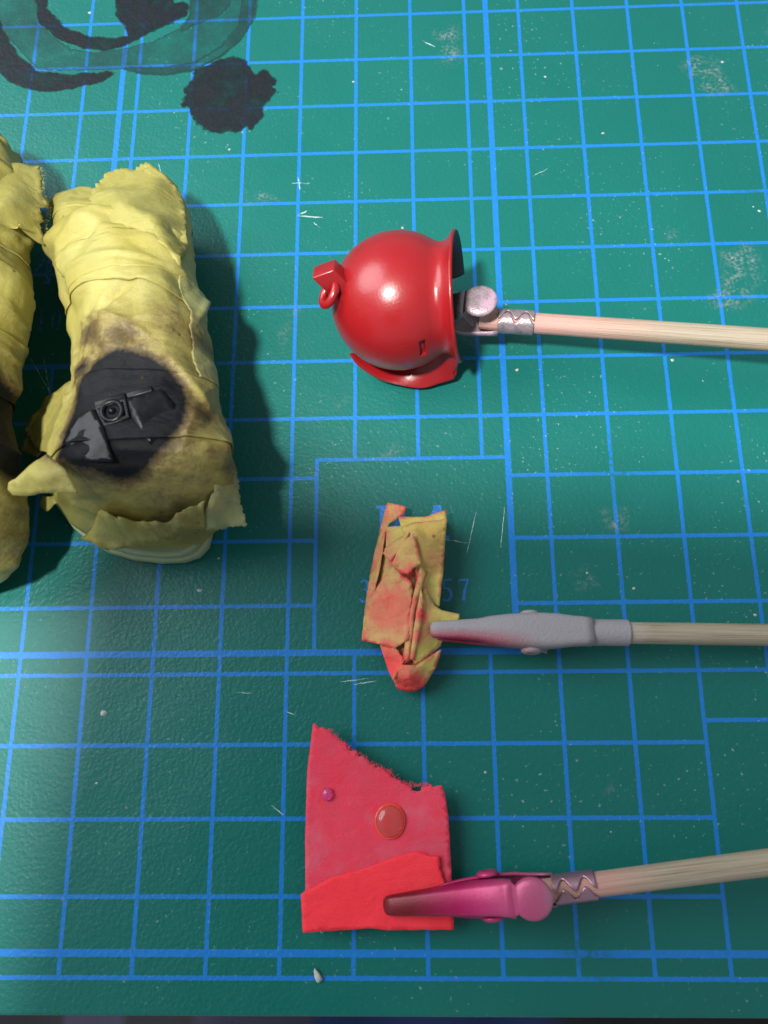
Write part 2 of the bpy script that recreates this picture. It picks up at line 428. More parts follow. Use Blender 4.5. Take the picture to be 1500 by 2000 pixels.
# desk under the mat and a dark cloth far below its front edge
bm = bmesh.new(); bmesh.ops.create_cube(bm, size=1., matrix=Matrix.Translation((-60, 190, -15.1)) @ Matrix.Diagonal((900, 520, 24, 1)))
desk = frombm('desk', bm, M_DESK, None, False); bevel(desk, 1.); desk['kind'] = 'structure'
v = []; f = []
nx, ny = 90, 26
for j in range(ny):
    for i in range(nx):
        x = -230+460*i/(nx-1); y = -240+200*j/(ny-1)
        v.append((x, y, -150+6*mn.noise((x*.03, y*.01, 2.))+3*math.sin(x*.16+y*.01)))
for j in range(ny-1):
    for i in range(nx-1): a = j*nx+i; f.append((a, a+1, a+nx+1, a+nx))
cl = pyd('dark_cloth', v, f, M_CLOTH); solid(cl, 1.5); cl['kind'] = 'structure'

# printed lettering: paper sizes in their boxes
GL = {  # glyphs on a unit box, (polyline, widths)
 '1': [([(.5, 0), (.5, 1)], .16), ([(.28, .84), (.5, .98)], .08), ([(.25, .03), (.75, .03)], .07)],
 '0': [(arc(.5, .5, .30, .46, 0, 360, 28), [.10+.09*abs(math.cos(2*math.pi*i/28)) for i in range(29)])],
 '2': [(arc(.48, .72, .28, .24, 165, -25, 14)+[(.5, .35), (.2, .06)], [.09]*8+[.16]*7+[.13, .10]), ([(.18, .05), (.82, .05), (.86, .2)], [.12, .12, .04])],
 '3': [(arc(.45, .75, .28, .22, 150, -75, 14), [.07]*5+[.15]*6+[.10]*4), (arc(.43, .29, .34, .27, 80, -150, 16), [.08]*3+[.18]*7+[.12]*7)],
 '4': [([(.62, 0), (.62, 1)], .18), ([(.62, .97), (.1, .30)], .09), ([(.08, .28), (.95, .28)], .10), ([(.42, .03), (.82, .03)], .06)],
 '5': [([(.30, .95), (.85, .96)], .13), ([(.30, .98), (.24, .55)], .07), (arc(.42, .30, .36, .28, 115, -140, 18), [.08]*4+[.18]*8+[.12]*7)],
 '6': [(arc(.5, .30, .30, .27, 0, 360, 22), [.10+.08*abs(math.cos(2*math.pi*i/22)) for i in range(23)]), (arc(.78, .30, .58, .68, 180, 100, 12), .13)],
 '7': [([(.14, .80), (.17, .94), (.88, .94)], [.04, .12, .14]), ([(.84, .92), (.6, .55), (.45, .02)], [.08, .13, .20])],
 '9': [(arc(.5, .70, .30, .27, 0, 360, 22), [.10+.08*abs(math.cos(2*math.pi*i/22)) for i in range(23)]), (arc(.22, .70, .58, .68, 0, -80, 12), .13)],
 'x': [([(.2, .15), (.8, .75)], .09), ([(.2, .75), (.8, .15)], .09)],
 'A': [([(.12, .02), (.48, 1.)], .08), ([(.46, 1.), (.86, .02)], .18), ([(.26, .34), (.70, .34)], .08), ([(0, .02), (.26, .02)], .06), ([(.68, .02), (1., .02)], .06)],
 'B': [([(.26, 0), (.26, 1.)], .18), ([(.04, .97), (.5, .97)], .07), ([(.04, .03), (.5, .03)], .07), ([(.26, .52), (.5, .52)], .07),
       (arc(.48, .745, .28, .225, 90, -90, 12), [.07]*3+[.18]*7+[.07]*3), (arc(.50, .275, .36, .245, 90, -90, 12), [.07]*3+[.19]*7+[.07]*3)],
}
def lettering(name, text, x, ybase, w, h, adv, m, wt=1.05):
    bm = bmesh.new(); z = .020
    for ch in text:
        if ch in GL:
            for pl, wd_ in GL[ch]:
                z += .0004
                stroke(bm, [(x+p[0]*w, ybase+p[1]*h) for p in pl], [q*w*wt for q in wd_] if hasattr(wd_, '__len__') else wd_*w*wt, z)
        x += adv
    return frombm(name, bm, m, matroot, False)
p0 = bp(702, 1176); p1 = bp(918, 1130)
lettering('printed_size', '364x257', p0[0]-.2, p0[1], 2.0, p1[1]-p0[1], (p1[0]-p0[0]-1.8)/6, M_PRINT, 1.35)
p0 = bp(733, 1078); p1 = bp(880, 986)
lettering('printed_title', 'B4', p0[0], p0[1], 5.2, p1[1]-p0[1], 6.4, M_PRINT, 1.4)
p0 = bp(119, 646); p1 = bp(119, 606)
lettering('printed_size', '297x210', p0[0]-2.55*6-2.0, p0[1], 2.1, p1[1]-p0[1], 2.55, M_PRINTW)
p0 = bp(62, 556); lettering('printed_title', 'A4', p0[0]-7.0, p0[1], 5., 6.6, 6.6, M_PRINTW)

# paint stains, dust and scratches lying on the mat
FZ = [.03]
def stain(name, pts, m, rag=.5, step=.6, parent=matroot):
    FZ[0] += .006
    w = [bp(a, b)[:2] for a, b in pts]; r = resample(w, .35)
    r = np.array([p+np.array([mn.noise((p[0]*1.7, p[1]*1.7, 2.))+.6*mn.noise((p[0]*4.1, p[1]*4.1, 5.)), mn.noise((p[0]*1.7, p[1]*1.7, 9.))+.6*mn.noise((p[0]*4.1, p[1]*4.1, 12.))])*rag for p in r])
    V, F = fill(r, step)
    return pyd(name, np.c_[V, np.full(len(V), FZ[0])], F, m, parent, False, attr={'fall': np.maximum(0, -polydist(V, r))})
h2 = lambda L: [(a/2, b/2) for a, b in L]
stain('paint_wash', h2([(-150, -190), (130, -190), (150, 60), (200, 140), (280, 190), (370, 205), (480, 190), (600, 160), (700, 110), (740, 60), (745, -190), (1030, -190), (990, 80), (940, 160), (870, 220), (760, 275), (650, 293), (550, 290), (480, 270), (350, 275), (150, 275), (60, 180), (-20, 100)]), M_WASH, .25)
stain('paint_wash', h2([(965, -190), (1030, -190), (1000, 70), (940, 160), (860, 225), (760, 278), (650, 296), (560, 292), (480, 274), (490, 262), (640, 262), (760, 240), (860, 180), (930, 100)]), M_WASH, .2)
stain('paint_stain', h2([(-150, -40), (-130, 190), (0, 292), (40, 325), (100, 350), (180, 362), (270, 352), (340, 340), (400, 322), (470, 285), (430, 277), (350, 283), (260, 286), (170, 280), (100, 236), (50, 175), (15, 110), (0, 60)]), M_STAIN, .22)
stain('paint_stain', h2([(105, -190), (175, -190), (190, 30), (250, 100), (330, 135), (420, 145), (495, 140), (485, 105), (450, 65), (440, -190), (690, -190), (680, 12), (720, 0), (745, 20), (735, 60), (690, 85), (640, 105), (560, 145), (480, 188), (400, 202), (320, 192), (220, 152), (150, 90)]), M_STAIN, .25)
stain('paint_stain', h2([(760, 268), (830, 243), (900, 220), (960, 222), (982, 255), (1000, 288), (1022, 270), (1050, 268), (1085, 320), (1062, 342), (1092, 360), (1060, 390), (1028, 420), (1037, 455), (1000, 490), (985, 517), (962, 495), (940, 518), (890, 525), (820, 520), (770, 490), (745, 450), (740, 420), (705, 420), (698, 395), (722, 370), (715, 340), (745, 320), (752, 290)]), M_STAIN, .45)
stain('paint_wash', h2([(700, 130), (760, 100), (860, 60), (900, 20), (900, -190), (760, -190), (740, 60)]), M_WASH, .3)
for pts in ([(1400, 485), (1450, 465), (1490, 480), (1496, 545), (1470, 590), (1440, 612), (1400, 605), (1385, 585), (1400, 540)],
            [(1372, 570), (1420, 560), (1485, 562), (1490, 580), (1455, 610), (1400, 610), (1375, 600)],
            [(1480, 50), (1510, 40), (1515, 75), (1490, 72)], [(545, 640), (580, 590), (600, 610), (570, 660), (553, 700), (540, 690)],
            [(630, 770), (680, 762), (700, 790), (660, 800)], [(1160, 990), (1230, 985), (1240, 1050), (1170, 1060)],
            [(1100, 1120), (1160, 1090), (1180, 1150), (1120, 1160)], [(840, 60), (900, 40), (915, 130), (850, 140)], [(1290, 450), (1330, 445), (1330, 480), (1295, 482)], [(470, 370), (540, 375), (560, 400), (475, 405)],
            [(720, 900), (760, 905), (800, 880), (770, 860)], [(1160, 1555), (1200, 1500), (1210, 1560)], [(1305, 115), (1400, 105), (1445, 180), (1380, 200)]):
    stain('dust_smudge', pts, M_DUST, .6, .5)
bm = bmesh.new()
def scratch(a, b, w): 
    p, q = bp(*a)[:2], bp(*b)[:2]; k = 7
    pl = [p+(q-p)*i/k+np.array([mn.noise((i*.7, a[0]*.1, 1.)), mn.noise((i*.7, a[1]*.1, 5.))])*.12 for i in range(k+1)]
    stroke(bm, pl, [w*math.sin(math.pi*(i+.4)/(k+.8))+.03 for i in range(k+1)], .045+len(bm.verts)*1e-5)
for a, b, w in (((580, 422), (630, 425), .22), ((583, 420), (600, 412), .3), ((612, 435), (625, 445), .12), ((870, 1055), (915, 1060), .12), ((930, 1000), (912, 1080), .1), ((985, 990), (978, 1070), .08),
                ((665, 1332), (720, 1325), .13), ((690, 1337), (735, 1330), .1), ((530, 1573), (555, 1592), .1), ((60, 700), (100, 770), .1), ((85, 695), (98, 770), .1), ((82, 757), (92, 757), .12), ((570, 358), (605, 358), .15), ((582, 345), (586, 372), .2),
                ((460, 1352), (492, 1354), .12), ((560, 1390), (580, 1398), .1), ((310, 320), (316, 345), .1), ((825, 80), (850, 92), .2), ((1040, 345), (1070, 330), .08)): scratch(a, b, w)
frombm('scratch_marks', bm, M_SCR, matroot, False)['kind'] = 'stuff'
v = []; f = []
def speck(px, py, r):
    c = bp(px, py); n = 7; b = len(v); a0 = random.random()*6
    for i in range(n):
        rr = r*random.uniform(.55, 1.15); a = a0+i*2*math.pi/n; v.append((c[0]+rr*math.cos(a)*1.2, c[1]+rr*math.sin(a), .02))
    v.append((c[0], c[1], r*.5+.02))
    for i in range(n): f.append((b+i, b+(i+1) % n, b+n))
for px, py, r in ((1065, 150, .28), (1178, 260, .3), (1411, 121, .28), (1483, 412, .3), (1471, 404, .18), (448, 292, .22), (786, 445, .25), (175, 25, .3), (1313, 703, .28), (1010, 722, .28), (389, 1153, .4), (203, 1393, .45), (189, 1530, .2), (948, 1509, .2), (690, 160, .2), (1373, 744, .15), (1299, 505, .15), (965, 593, .22), (427, 1091, .2), (1474, 1201, .25), (1147, 1119, .2), (1238, 1149, .2), (1193, 1625, .15)): speck(px, py, r)
for k in range(170):
    px, py = random.uniform(20, 1490), random.uniform(10, 1850)
    if random.random() < .55: px = random.gauss(1330, 130); py = random.gauss(250, 170) if random.random() < .7 else random.gauss(1050, 120)
    if 0 < px < 1500 and 0 < py < 1980: speck(px, py, random.uniform(.03, .075))
pyd('dust_specks', v, f, M_SPECK, matroot, False)['kind'] = 'stuff'

# crumb by the bottom frame line
bm = bmesh.new(); bmesh.ops.create_icosphere(bm, subdivisions=3, radius=1.)
c = bp(621, 1904)
for q in bm.verts:
    k = 1+.25*mn.noise(q.co*1.6); t = q.co.z
    q.co = Vector((q.co.x*.38*k*(1.15-.4*q.co.y), q.co.y*.85*k, q.co.z*.3*k))
    q.co = Matrix.Rotation(.5, 3, 'Z') @ q.co; q.co += Vector((c[0], c[1], .31))
tag(frombm('crumb', bm, M_SPECK), 'tiny off-white crumb lying on the outer blue frame line of the mat', 'crumb')

# ------------------------------------------------------------------ red helmet
ZC = 11.3
HC = bp(779, 589, ZC)
helm = thing('toy_helmet', 'glossy red toy helmet lying on its side with a clip inside', 'helmet', (HC[0], HC[1], 0))
HL = np.array([HC[0], HC[1], 0.])
yaw, tilt = math.radians(2.5), math.radians(10)
AX = np.array([-math.cos(tilt)*math.cos(yaw), math.sin(yaw), -math.sin(tilt)]); AX /= np.linalg.norm(AX)    # towards the crown
AY = np.array([0., 1., 0.]); AY -= AX*(AY@AX); AY /= np.linalg.norm(AY); AZ = np.cross(AY, AX); AZ = AZ if AZ[2] > 0 else -AZ
RD = 10.15
prof = []                                    # (t from dome centre towards crown, radius)
for a in np.linspace(90, -24, 40): prof.append((RD*math.sin(math.radians(a)), RD*math.cos(math.radians(a))))
def spl(P, n):
    P = np.array(P); k = np.linspace(0, len(P)-1, n); res = []
    for u in k:
        i = min(int(u), len(P)-2); t = u-i; p0 = P[max(i-1, 0)]; p1 = P[i]; p2 = P[i+1]; p3 = P[min(i+2, len(P)-1)]
        res.append(.5*((2*p1)+(-p0+p2)*t+(2*p0-5*p1+4*p2-p3)*t*t+(-p0+3*p1-3*p2+p3)*t**3))
    return np.array(res)
prof += [tuple(q) for q in spl([(-3.16, 9.65), (-4.13, 9.27), (-5.1, 8.74), (-5.9, 8.27), (-6.7, 8.06), (-7.5, 8.26), (-8.2, 8.85), (-8.75, 9.65)], 40) if q[0] < -4.3]
NPH = 150
def hp(t, r, ph): return HC+AX*t+AY*r*math.cos(ph)+AZ*r*math.sin(ph)
v = []; f = []
PH = np.linspace(0, 2*math.pi, NPH, endpoint=False)
for t, r in prof:
    for ph in PH:
        v.append(hp(t, r, ph)-HL)
cut0, cut1 = math.radians(224), math.radians(322)
ntop = len(prof)
for i in range(ntop-1):
    for j in range(NPH):
        pm = PH[j]+math.pi/NPH
        if cut0 < pm < cut1 and prof[i][0] < -3.2: continue
        k = (j+1) % NPH; f.append((i*NPH+j, i*NPH+k, (i+1)*NPH+k, (i+1)*NPH+j))
shell = pyd('shell', v, f, M_RED, helm)
bmx = bmesh.new(); bmx.from_mesh(shell.data); bmesh.ops.remove_doubles(bmx, verts=bmx.verts, dist=1e-6); bmesh.ops.recalc_face_normals(bmx, faces=bmx.faces)
fl = max(bmx.faces, key=lambda q: q.calc_center_median().z)
if fl.normal.z < 0: bmesh.ops.reverse_faces(bmx, faces=bmx.faces)
bmx.to_mesh(shell.data); bmx.free()
for p in shell.data.polygons: p.use_smooth = True
shell.data.materials.append(M_REDIN)
md = shell.modifiers.new('thickness', 'SOLIDIFY'); md.thickness = .5*S; md.offset = -1; md.material_offset = 1; md.material_offset_rim = 0
# small rectangular slot near the rim: a pocket cut into the shell
def ray_dome(px, py):
    d = ROT @ np.array([(px-750)/FPX, -(py-1000)/FPX, -1.]); d /= np.linalg.norm(d); oc = CAM-HC; b = oc@d
    return CAM+d*(-b-math.sqrt(max(0, b*b-oc@oc+RD*RD)))
sp = ray_dome(826, 681); sn = (sp-HC)/np.linalg.norm(sp-HC)
su = AX-sn*(AX@sn); su /= np.linalg.norm(su); sv = np.cross(sn, su)
bmc = bmesh.new(); bmesh.ops.create_cube(bmc, size=1.)
for q in bmc.verts:
    c = np.array(q.co); q.co = Vector((sp-HL+su*(c[0]*.95+c[1]*.25)+sv*c[1]*2.9+sn*(c[2]*1.1)))
cutter = frombm('cutter', bmc, None, helm, False)
md = shell.modifiers.new('slot', 'BOOLEAN'); md.operation = 'DIFFERENCE'; md.object = cutter; md.solver = 'EXACT'
bpy.context.view_layer.update()
dg = bpy.context.evaluated_depsgraph_get(); me2 = bpy.data.meshes.new_from_object(shell.evaluated_get(dg))
shell.modifiers.clear(); shell.data = me2; bpy.data.objects.remove(cutter)
bmc = bmesh.new(); bmesh.ops.create_cube(bmc, size=1.)
for q in bmc.verts:
    c = np.array(q.co); q.co = Vector((sp-HL+su*(c[0]*1.15+c[1]*.25)+sv*c[1]*3.2+sn*(c[2]*.5-.85)))
frombm('slot_floor', bmc, M_RED, shell, False)
# upturned visor along the lower side
outer = [bp(684, 690, 5.0), bp(700, 712, 3.8), bp(738, 738, 2.7), bp(780, 752, 2.0), bp(822, 757, 1.5), bp(855, 748, 1.8), bp(886, 737, 2.4), bp(886, 730, 3.2)]
inner_ = [hp(4.5, 9., math.radians(250)), hp(3.0, 9.6, math.radians(247)), hp(0.2, 10.0, math.radians(242)), hp(-2.4, 9.4, math.radians(236)), hp(-4.6, 8.7, math.radians(230)), hp(-5.9, 8., math.radians(226)), hp(-7.2, 8.1, math.radians(221)), hp(-8.5, 9.2, math.radians(219))]
O_, I_ = spl(outer, 60), spl(inner_, 60)
v = []; f = []; nr = 12
for i in range(60):
    for j in range(nr):
        q = j/(nr-1); p = I_[i]*(1-q)+O_[i]*q; p = p+np.array([0, -.25, -.9])*math.sin(q*math.pi)*.45; v.append(p-HL)
for i in range(59):
    for j in range(nr-1): a = i*nr+j; f.append((a, a+1, a+nr+1, a+nr))
vis = pyd('visor', v, f, M_RED, helm); solid(vis, .6); bevel(vis, .12)
# crown block with a ring through it
def camv(x, y, z): return ROT @ np.array([x, y, z])
vb = bp(652, 527, 20.3); ea, eb, ec = camv(-3.15, -.95, -.72), camv(.02, 2.35, -2.3), camv(2.25, -1.75, -2.0)
bm = bmesh.new(); cs = {}
for i in (0, 1):
    for j in (0, 1):
        for k in (0, 1): cs[i, j, k] = bm.verts.new(Vector(vb+ea*i+eb*j+ec*k*1.12-HL))
for q in (((0,0,0),(1,0,0),(1,1,0),(0,1,0)), ((0,0,1),(0,1,1),(1,1,1),(1,0,1)), ((0,0,0),(0,0,1),(1,0,1),(1,0,0)), ((0,1,0),(1,1,0),(1,1,1),(0,1,1)), ((0,0,0),(0,1,0),(0,1,1),(0,0,1)), ((1,0,0),(1,0,1),(1,1,1),(1,1,0))):
    bm.faces.new([cs[w] for w in q])
blk = frombm('crown_block', bm, M_RED, helm); bevel(blk, .22, 3)
rcn = bp(643, 573, 17.0)
bm = bmesh.new(); nu, nv = 40, 14; ring = []
ru = camv(.42, .95, .2); ru /= np.linalg.norm(ru); rv = camv(-.62, .30, -.9); rv -= ru*(rv@ru); rv /= np.linalg.norm(rv); rw = np.cross(ru, rv)
for i in range(nu):
    a = 2*math.pi*i/nu; cc = rcn+ru*1.75*math.cos(a)+rv*1.35*math.sin(a); dn = ru*math.cos(a)+rv*math.sin(a)
    ring.append([bm.verts.new(Vector(cc+(dn*math.cos(b)+rw*math.sin(b))*.62-HL)) for b in np.linspace(0, 2*math.pi, nv, endpoint=False)])
for i in range(nu):
    for j in range(nv): bm.faces.new((ring[i][j], ring[(i+1) % nu][j], ring[(i+1) % nu][(j+1) % nv], ring[i][(j+1) % nv]))
frombm('crown_ring', bm, M_RED, blk)

# ------------------------------------------------------------------ crocodile clip on a wooden stick (local x from jaw tip to stick, z = upper jaw side)
def channel(name, xs, wid, zb, zt, m, parent, th=.32, sgn=1, nseg=14, crown=.35):
    """lofted U channel; sgn=1 opens upward; zb = outer back height, zt = open edge height"""
    v = []; f = []
    for x, w, b, t in zip(xs, wid, zb, zt):
        for k in range(nseg+1):
            a = math.pi*k/nseg; c = math.cos(a); s_ = math.sin(a)
            y = -w/2*math.copysign(abs(c)**crown, c); z = t+(b-t)*abs(s_)**.55
            v.append((x, y, z))
    n = nseg+1
    for i in range(len(xs)-1):
        for k in range(nseg): a = i*n+k; f.append((a, a+1, a+n+1, a+n))
    # rounded nose
    c0 = len(v); v.append((xs[0]-.12, 0, (zb[0]+zt[0])/2))
    for k in range(nseg): f.append((c0, k+1, k))
    o = pyd(name, v, f, m, parent)
    bmq = bmesh.new(); bmq.from_mesh(o.data); bmesh.ops.recalc_face_normals(bmq, faces=bmq.faces); bmq.to_mesh(o.data); bmq.free()
    for p in o.data.polygons: p.use_smooth = True
    return solid(o, th)
def make_clip(label, tip, end, roll, m, mw_, stick_len, r0, r1, group=None, gap=True, openj=.5, sdir=None, gapw=1.):
    tip = np.array(tip); end = np.array(end); d = Vector(end-tip).normalized()
    root = thing('clip_stick', label, 'clip', tip, group)
    up = Vector((0, 0, 1)); yv = up.cross(d).normalized(); zv = d.cross(yv)
    Mx = Matrix((d, yv, zv)).transposed().to_4x4()
    root.matrix_world = Matrix.Translation(Vector(tip)*S) @ Mx @ Matrix.Rotation(roll, 4, 'X')
    # lower jaw running into the trough and the crimp sleeve
    xs = [0, .3, 1.2, 4, 6.5, 8, 10.5, 13, 15.5, 17.5, 19.5, 21.2, 22.4]
    wid = [1.3, 1.9, 2.15, 2.5, 2.9, 3.6, 4.3, 4.7, 4.8, 4.55, 4.05, 3.8, 3.72]
    zb = [-.5, -.8, -1.0, -1.3, -1.5, -1.7, -1.9, -2.0, -2.0, -1.97, -1.92, -1.88, -1.86]
    zt = [-.1, 0, 0, 0, .05, .3, .5, .6, .3, -.2, -.3, -.2, .2]
    jw = channel('lower_jaw', xs, wid, zb, zt, m, root)
    # upper jaw
    o = openj
    xs = [0, .3, 1.2, 4, 7, 9.5, 12, 14.2, 15.8, 17.]; wid = [1.4, 2.0, 2.25, 2.6, 3.1, 3.5, 3.9, 4.1, 4.15, 4.3]
    zb = [.5+o, .95+o, 1.15+o, 1.55+o, 1.9+o, 2.2+o, 2.5+o, 3.0+o, 3.6+o, 4.35+o]; zt = [.1+o, .05+o, .05+o, .05+o, .1+o, .0+o, -.1, .3, 1.8+o, 3.6+o]
    uj = channel('upper_jaw', xs, wid, zb, zt, m, root)
    # lever: neck flattening into a round domed pad
    v = []; f = []; L_ = [(15.4, 1.9, 3.2+o, .5), (16.2, 2.0, 3.7+o, .55), (16.9, 2.1, 4.2+o, .6)]
    cx, cz, rp = 19.3, 5.15+o, 2.55
    for a in (140, 125, 108, 90, 72, 54, 36, 18, 3):
        an = math.radians(a); L_.append((cx+rp*math.cos(an), rp*math.sin(an), cz-.45*(a/140)**2*.9, .95))
    nk = 16
    for x, w, z, th in L_:
        for k in range(nk):
            an = 2*math.pi*k/nk; c, s_ = math.cos(an), math.sin(an)
            y = w*math.copysign(abs(c)**.6, c); e = min(1, w/rp)
            v.append((x, y, z+th*.5*(math.copysign(abs(s_)**.7, s_))*(.4+.6*e)-.16*(y/max(w, .1))**2*e))
    for i in range(len(L_)-1):
        for k in range(nk): q = (k+1) % nk; f.append((i*nk+k, i*nk+q, (i+1)*nk+q, (i+1)*nk+k))
    f.append(tuple(range(nk))); f.append(tuple((len(L_)-1)*nk+k for k in range(nk))[::-1])
    lv = pyd('lever_pad', v, f, m, uj)
    bmq = bmesh.new(); bmq.from_mesh(lv.data); bmesh.ops.recalc_face_normals(bmq, faces=bmq.faces); bmq.to_mesh(lv.data); bmq.free()
    for p in lv.data.polygons: p.use_smooth = True
    # tail of the upper jaw turned down behind the pad, spring
    bm = bmesh.new()
    bmesh.ops.create_cube(bm, size=1., matrix=Matrix.Translation((17.6, 0, 1.0+o)) @ Matrix.Rotation(-.5, 4, 'Y') @ Matrix.Diagonal((.3, 2.6, 3.6, 1)))
    tl = frombm('lever_tail', bm, m, uj, False); bevel(tl, .1)
    bm = bmesh.new(); turns = 3; seg = 20; prev = None
    for i in range(turns*seg+1):
        a = 2*math.pi*i/seg; c = Vector((14+1.1*math.cos(a), -1.4+2.8*i/(turns*seg), .8+o*.5+1.1*math.sin(a))); rr = [bm.verts.new(c+Vector((math.cos(a)*.22*math.cos(b), .22*math.sin(b), math.sin(a)*.22*math.cos(b)))) for b in np.linspace(0, 2*math.pi, 6, endpoint=False)]
        if prev:
            for k in range(6): bm.faces.new((prev[k], rr[k], rr[(k+1) % 6], prev[(k+1) % 6]))
        prev = rr
    frombm('spring', bm, M_CLIPA, root)
    # pivot rivets
    for s_ in (-1, 1):
        bm = bmesh.new()
        prof_ = [(0, .55), (.8, .5), (1.05, .32), (1.12, .12), (1.05, 0), (0, 0)] if s_ < 0 else [(0, .42), (.35, .42), (.5, .62), (.85, .6), (1.1, .35), (1.12, .1), (1.05, 0), (0, 0)]
        rr = []
        for rad, hgt in prof_: rr.append([bm.verts.new((14+1.32*rad*math.cos(b), s_*(2.38+hgt*1.15), .35+1.32*rad*math.sin(b))) for b in np.linspace(0, 2*math.pi, 20, endpoint=False)])
        for i in range(len(rr)-1):
            for k in range(20):
                try: bm.faces.new((rr[i][k], rr[i+1][k], rr[i+1][(k+1) % 20], rr[i][(k+1) % 20]))
                except ValueError: pass
        bmesh.ops.remove_doubles(bm, verts=bm.verts, dist=1e-4)
        frombm('rivet', bm, m, root)
    # crimp sleeve wrapped round the stick, open on the jaw side with interlocking teeth
    v = []; f = []; nx, na = 46, 30; xa, xb, R_ = 22.2, 27.6, r0+.22
    for i in range(nx+1):
        x = xa+(xb-xa)*i/nx
        ph_ = (x-xa)/(xb-xa)*2.0
        zig = abs((ph_ % 1)-.5)*2                     # 1..0..1
        zg = .5-.5*math.cos(math.pi*zig)
        sh_ = math.radians(52*(zg-.5)); hg = math.radians(4+15*gapw)
        A0 = math.pi/2+sh_+hg; A1 = math.pi/2+2*math.pi+sh_-hg
        if not gap: A0, A1 = math.pi/2+.04, math.pi/2+2*math.pi-.04
        for k in range(na+1):
            a = A0+(A1-A0)*k/na; v.append((x, R_*math.cos(a), R_*math.sin(a)))
    for i in range(nx):
        for k in range(na): a = i*(na+1)+k; f.append((a, a+1, a+na+2, a+na+1))
    sl = pyd('crimp_sleeve', v, f, m, root); solid(sl, .28)
    # stick
    v = []; f = []; ns, na = 60, 24
    for i in range(ns+1):
        x = 19.4+(stick_len)*(i/ns); rr = r0+(r1-r0)*min(1, (x-20)/45.)
        for k in range(na):
            a = 2*math.pi*k/na; q = rr*(1+.012*mn.noise((x*.15, math.cos(a)*2, math.sin(a)*2+r1*9)))
            v.append((x, q*math.cos(a), q*math.sin(a)))
    for i in range(ns):
        for k in range(na): q = (k+1) % na; f.append((i*na+k, i*na+q, (i+1)*na+q, (i+1)*na+k))
    f.append(tuple(range(na))); f.append(tuple(ns*na+k for k in range(na))[::-1])
    st = pyd('stick', v, f, mw_, root)
    if sdir is not None:                              # the stick leaves the sleeve at a slight angle
        q = Vector((1, 0, 0)).rotation_difference(root.matrix_world.to_3x3().inverted() @ Vector(sdir))
        Bq = Matrix.Translation((.0225, 0, 0)) @ q.to_matrix().to_4x4() @ Matrix.Translation((-.0225, 0, 0))
        st.matrix_local = Bq; sl.matrix_local = Bq
    return root
def axis_from(pa, za, pb, zb, L_):
    """tip and end of a clip whose sleeve end shows at pixel pa (height za) and whose stick passes pb (height zb)"""
    A = bp(*pa, za); B = bp(*pb, zb); d = (B-A)/np.linalg.norm(B-A); return A-d*L_, B
t_, e_ = axis_from((1042, 631), 8.2, (1496, 663), 10.2, 27.6)
make_clip('pink dusted metal crocodile clip on a wooden stick, its jaws inside the red helmet', t_, e_, 0., M_CLIPA, M_WOODA, 110, 1.52, 1.68, gapw=.12)
t_, e_ = axis_from((1226, 1236), 4.9, (1496, 1240), 4.6, 27.6)
make_clip('grey crocodile clip with crimson edged jaw on a wooden stick, gripping the yellow wrapped packet', t_, e_, math.pi-.10, M_CLIPB, M_WOODB, 110, 1.5, 1.58, gap=False, openj=.9)
A_ = bp(1163, 1731, 5.6); B_ = bp(1496, 1688, 8.6); Tp = bp(765, 1766, 2.6); d_ = (A_-Tp)/np.linalg.norm(A_-Tp)
t_, e_ = A_-d_*27.6, A_
make_clip('magenta crocodile clip with dark red jaw tip on a wooden stick, gripping the red tape', t_, e_, math.radians(-4), M_CLIPC, M_WOODC, 110, 1.5, 1.66, openj=.35, sdir=B_-A_)

# ------------------------------------------------------------------ piece of red tape in the magenta clip
tz = 2.6
red = thing('tape_piece', 'torn piece of crimson masking tape with clear drops, held by the magenta clip', 'tape', bp(735, 1640, 0))
ro = np.array(red.location)/S
def reparent(o, root):
    """keep world placement when mesh was written in world millimetres"""
    o.parent = root; o.matrix_parent_inverse = root.matrix_world.inverted(); return o
bpy.context.view_layer.update()
sheet = patch('tape_sheet', [(611, 1415, 3.4), (640, 1424, 3.3), (660, 1442, 3.2), (690, 1468, 3.), (722, 1490, 3.), (757, 1505, 2.9), (786, 1530, 2.8), (803, 1534, 2.8), (816, 1546, 2.8), (838, 1533, 2.8), (862, 1533, 3.0), (869, 1550, 3.), (876, 1600, 3.), (881, 1690, 2.7), (884, 1800, 2.5), (597, 1800, 2.5), (596, 1640, 2.7), (600, 1510, 3.1)],
              M_PNK, None, step=.55, rag={0, 1, 2, 3, 4, 5, 6, 7, 8, 9}, ragamp=.42, inner=[(735, 1640, 3.0), (690, 1560, 2.9), (800, 1620, 3.2), (740, 1750, 2.7)], smoothz=14, nz=.10, nf=.2)
reparent(sheet, red)
strip = patch('tape_strip', [(588, 1746, 2.9), (600, 1738, 3.0), (650, 1712, 3.1), (722, 1692, 3.15), (780, 1670, 3.2), (822, 1662, 3.2), (836, 1671, 3.2), (856, 1671, 3.2), (868, 1728, 3.1), (885, 1737, 3.0), (886, 1815, 2.6), (760, 1816, 2.7), (725, 1812, 2.7), (592, 1821, 2.6)],
              M_SCAR, None, step=.55, rag={5, 6, 7}, ragamp=.25, inner=[(735, 1760, 3.05), (770, 1690, 3.25)], smoothz=10, nz=.10, nf=.22, off=.06)
reparent(strip, red)
def drop(name, px, py, r, h, m, z):
    c = bp(px, py, z); bm = bmesh.new(); bmesh.ops.create_uvsphere(bm, u_segments=40, v_segments=24, radius=1.)
    for q in bm.verts: q.co = Vector((q.co.x*r*.96, q.co.y*r*1.05, (q.co.z*h if q.co.z > 0 else q.co.z*.1)))+Vector((c[0], c[1], z))
    return reparent(frombm(name, bm, m), red)
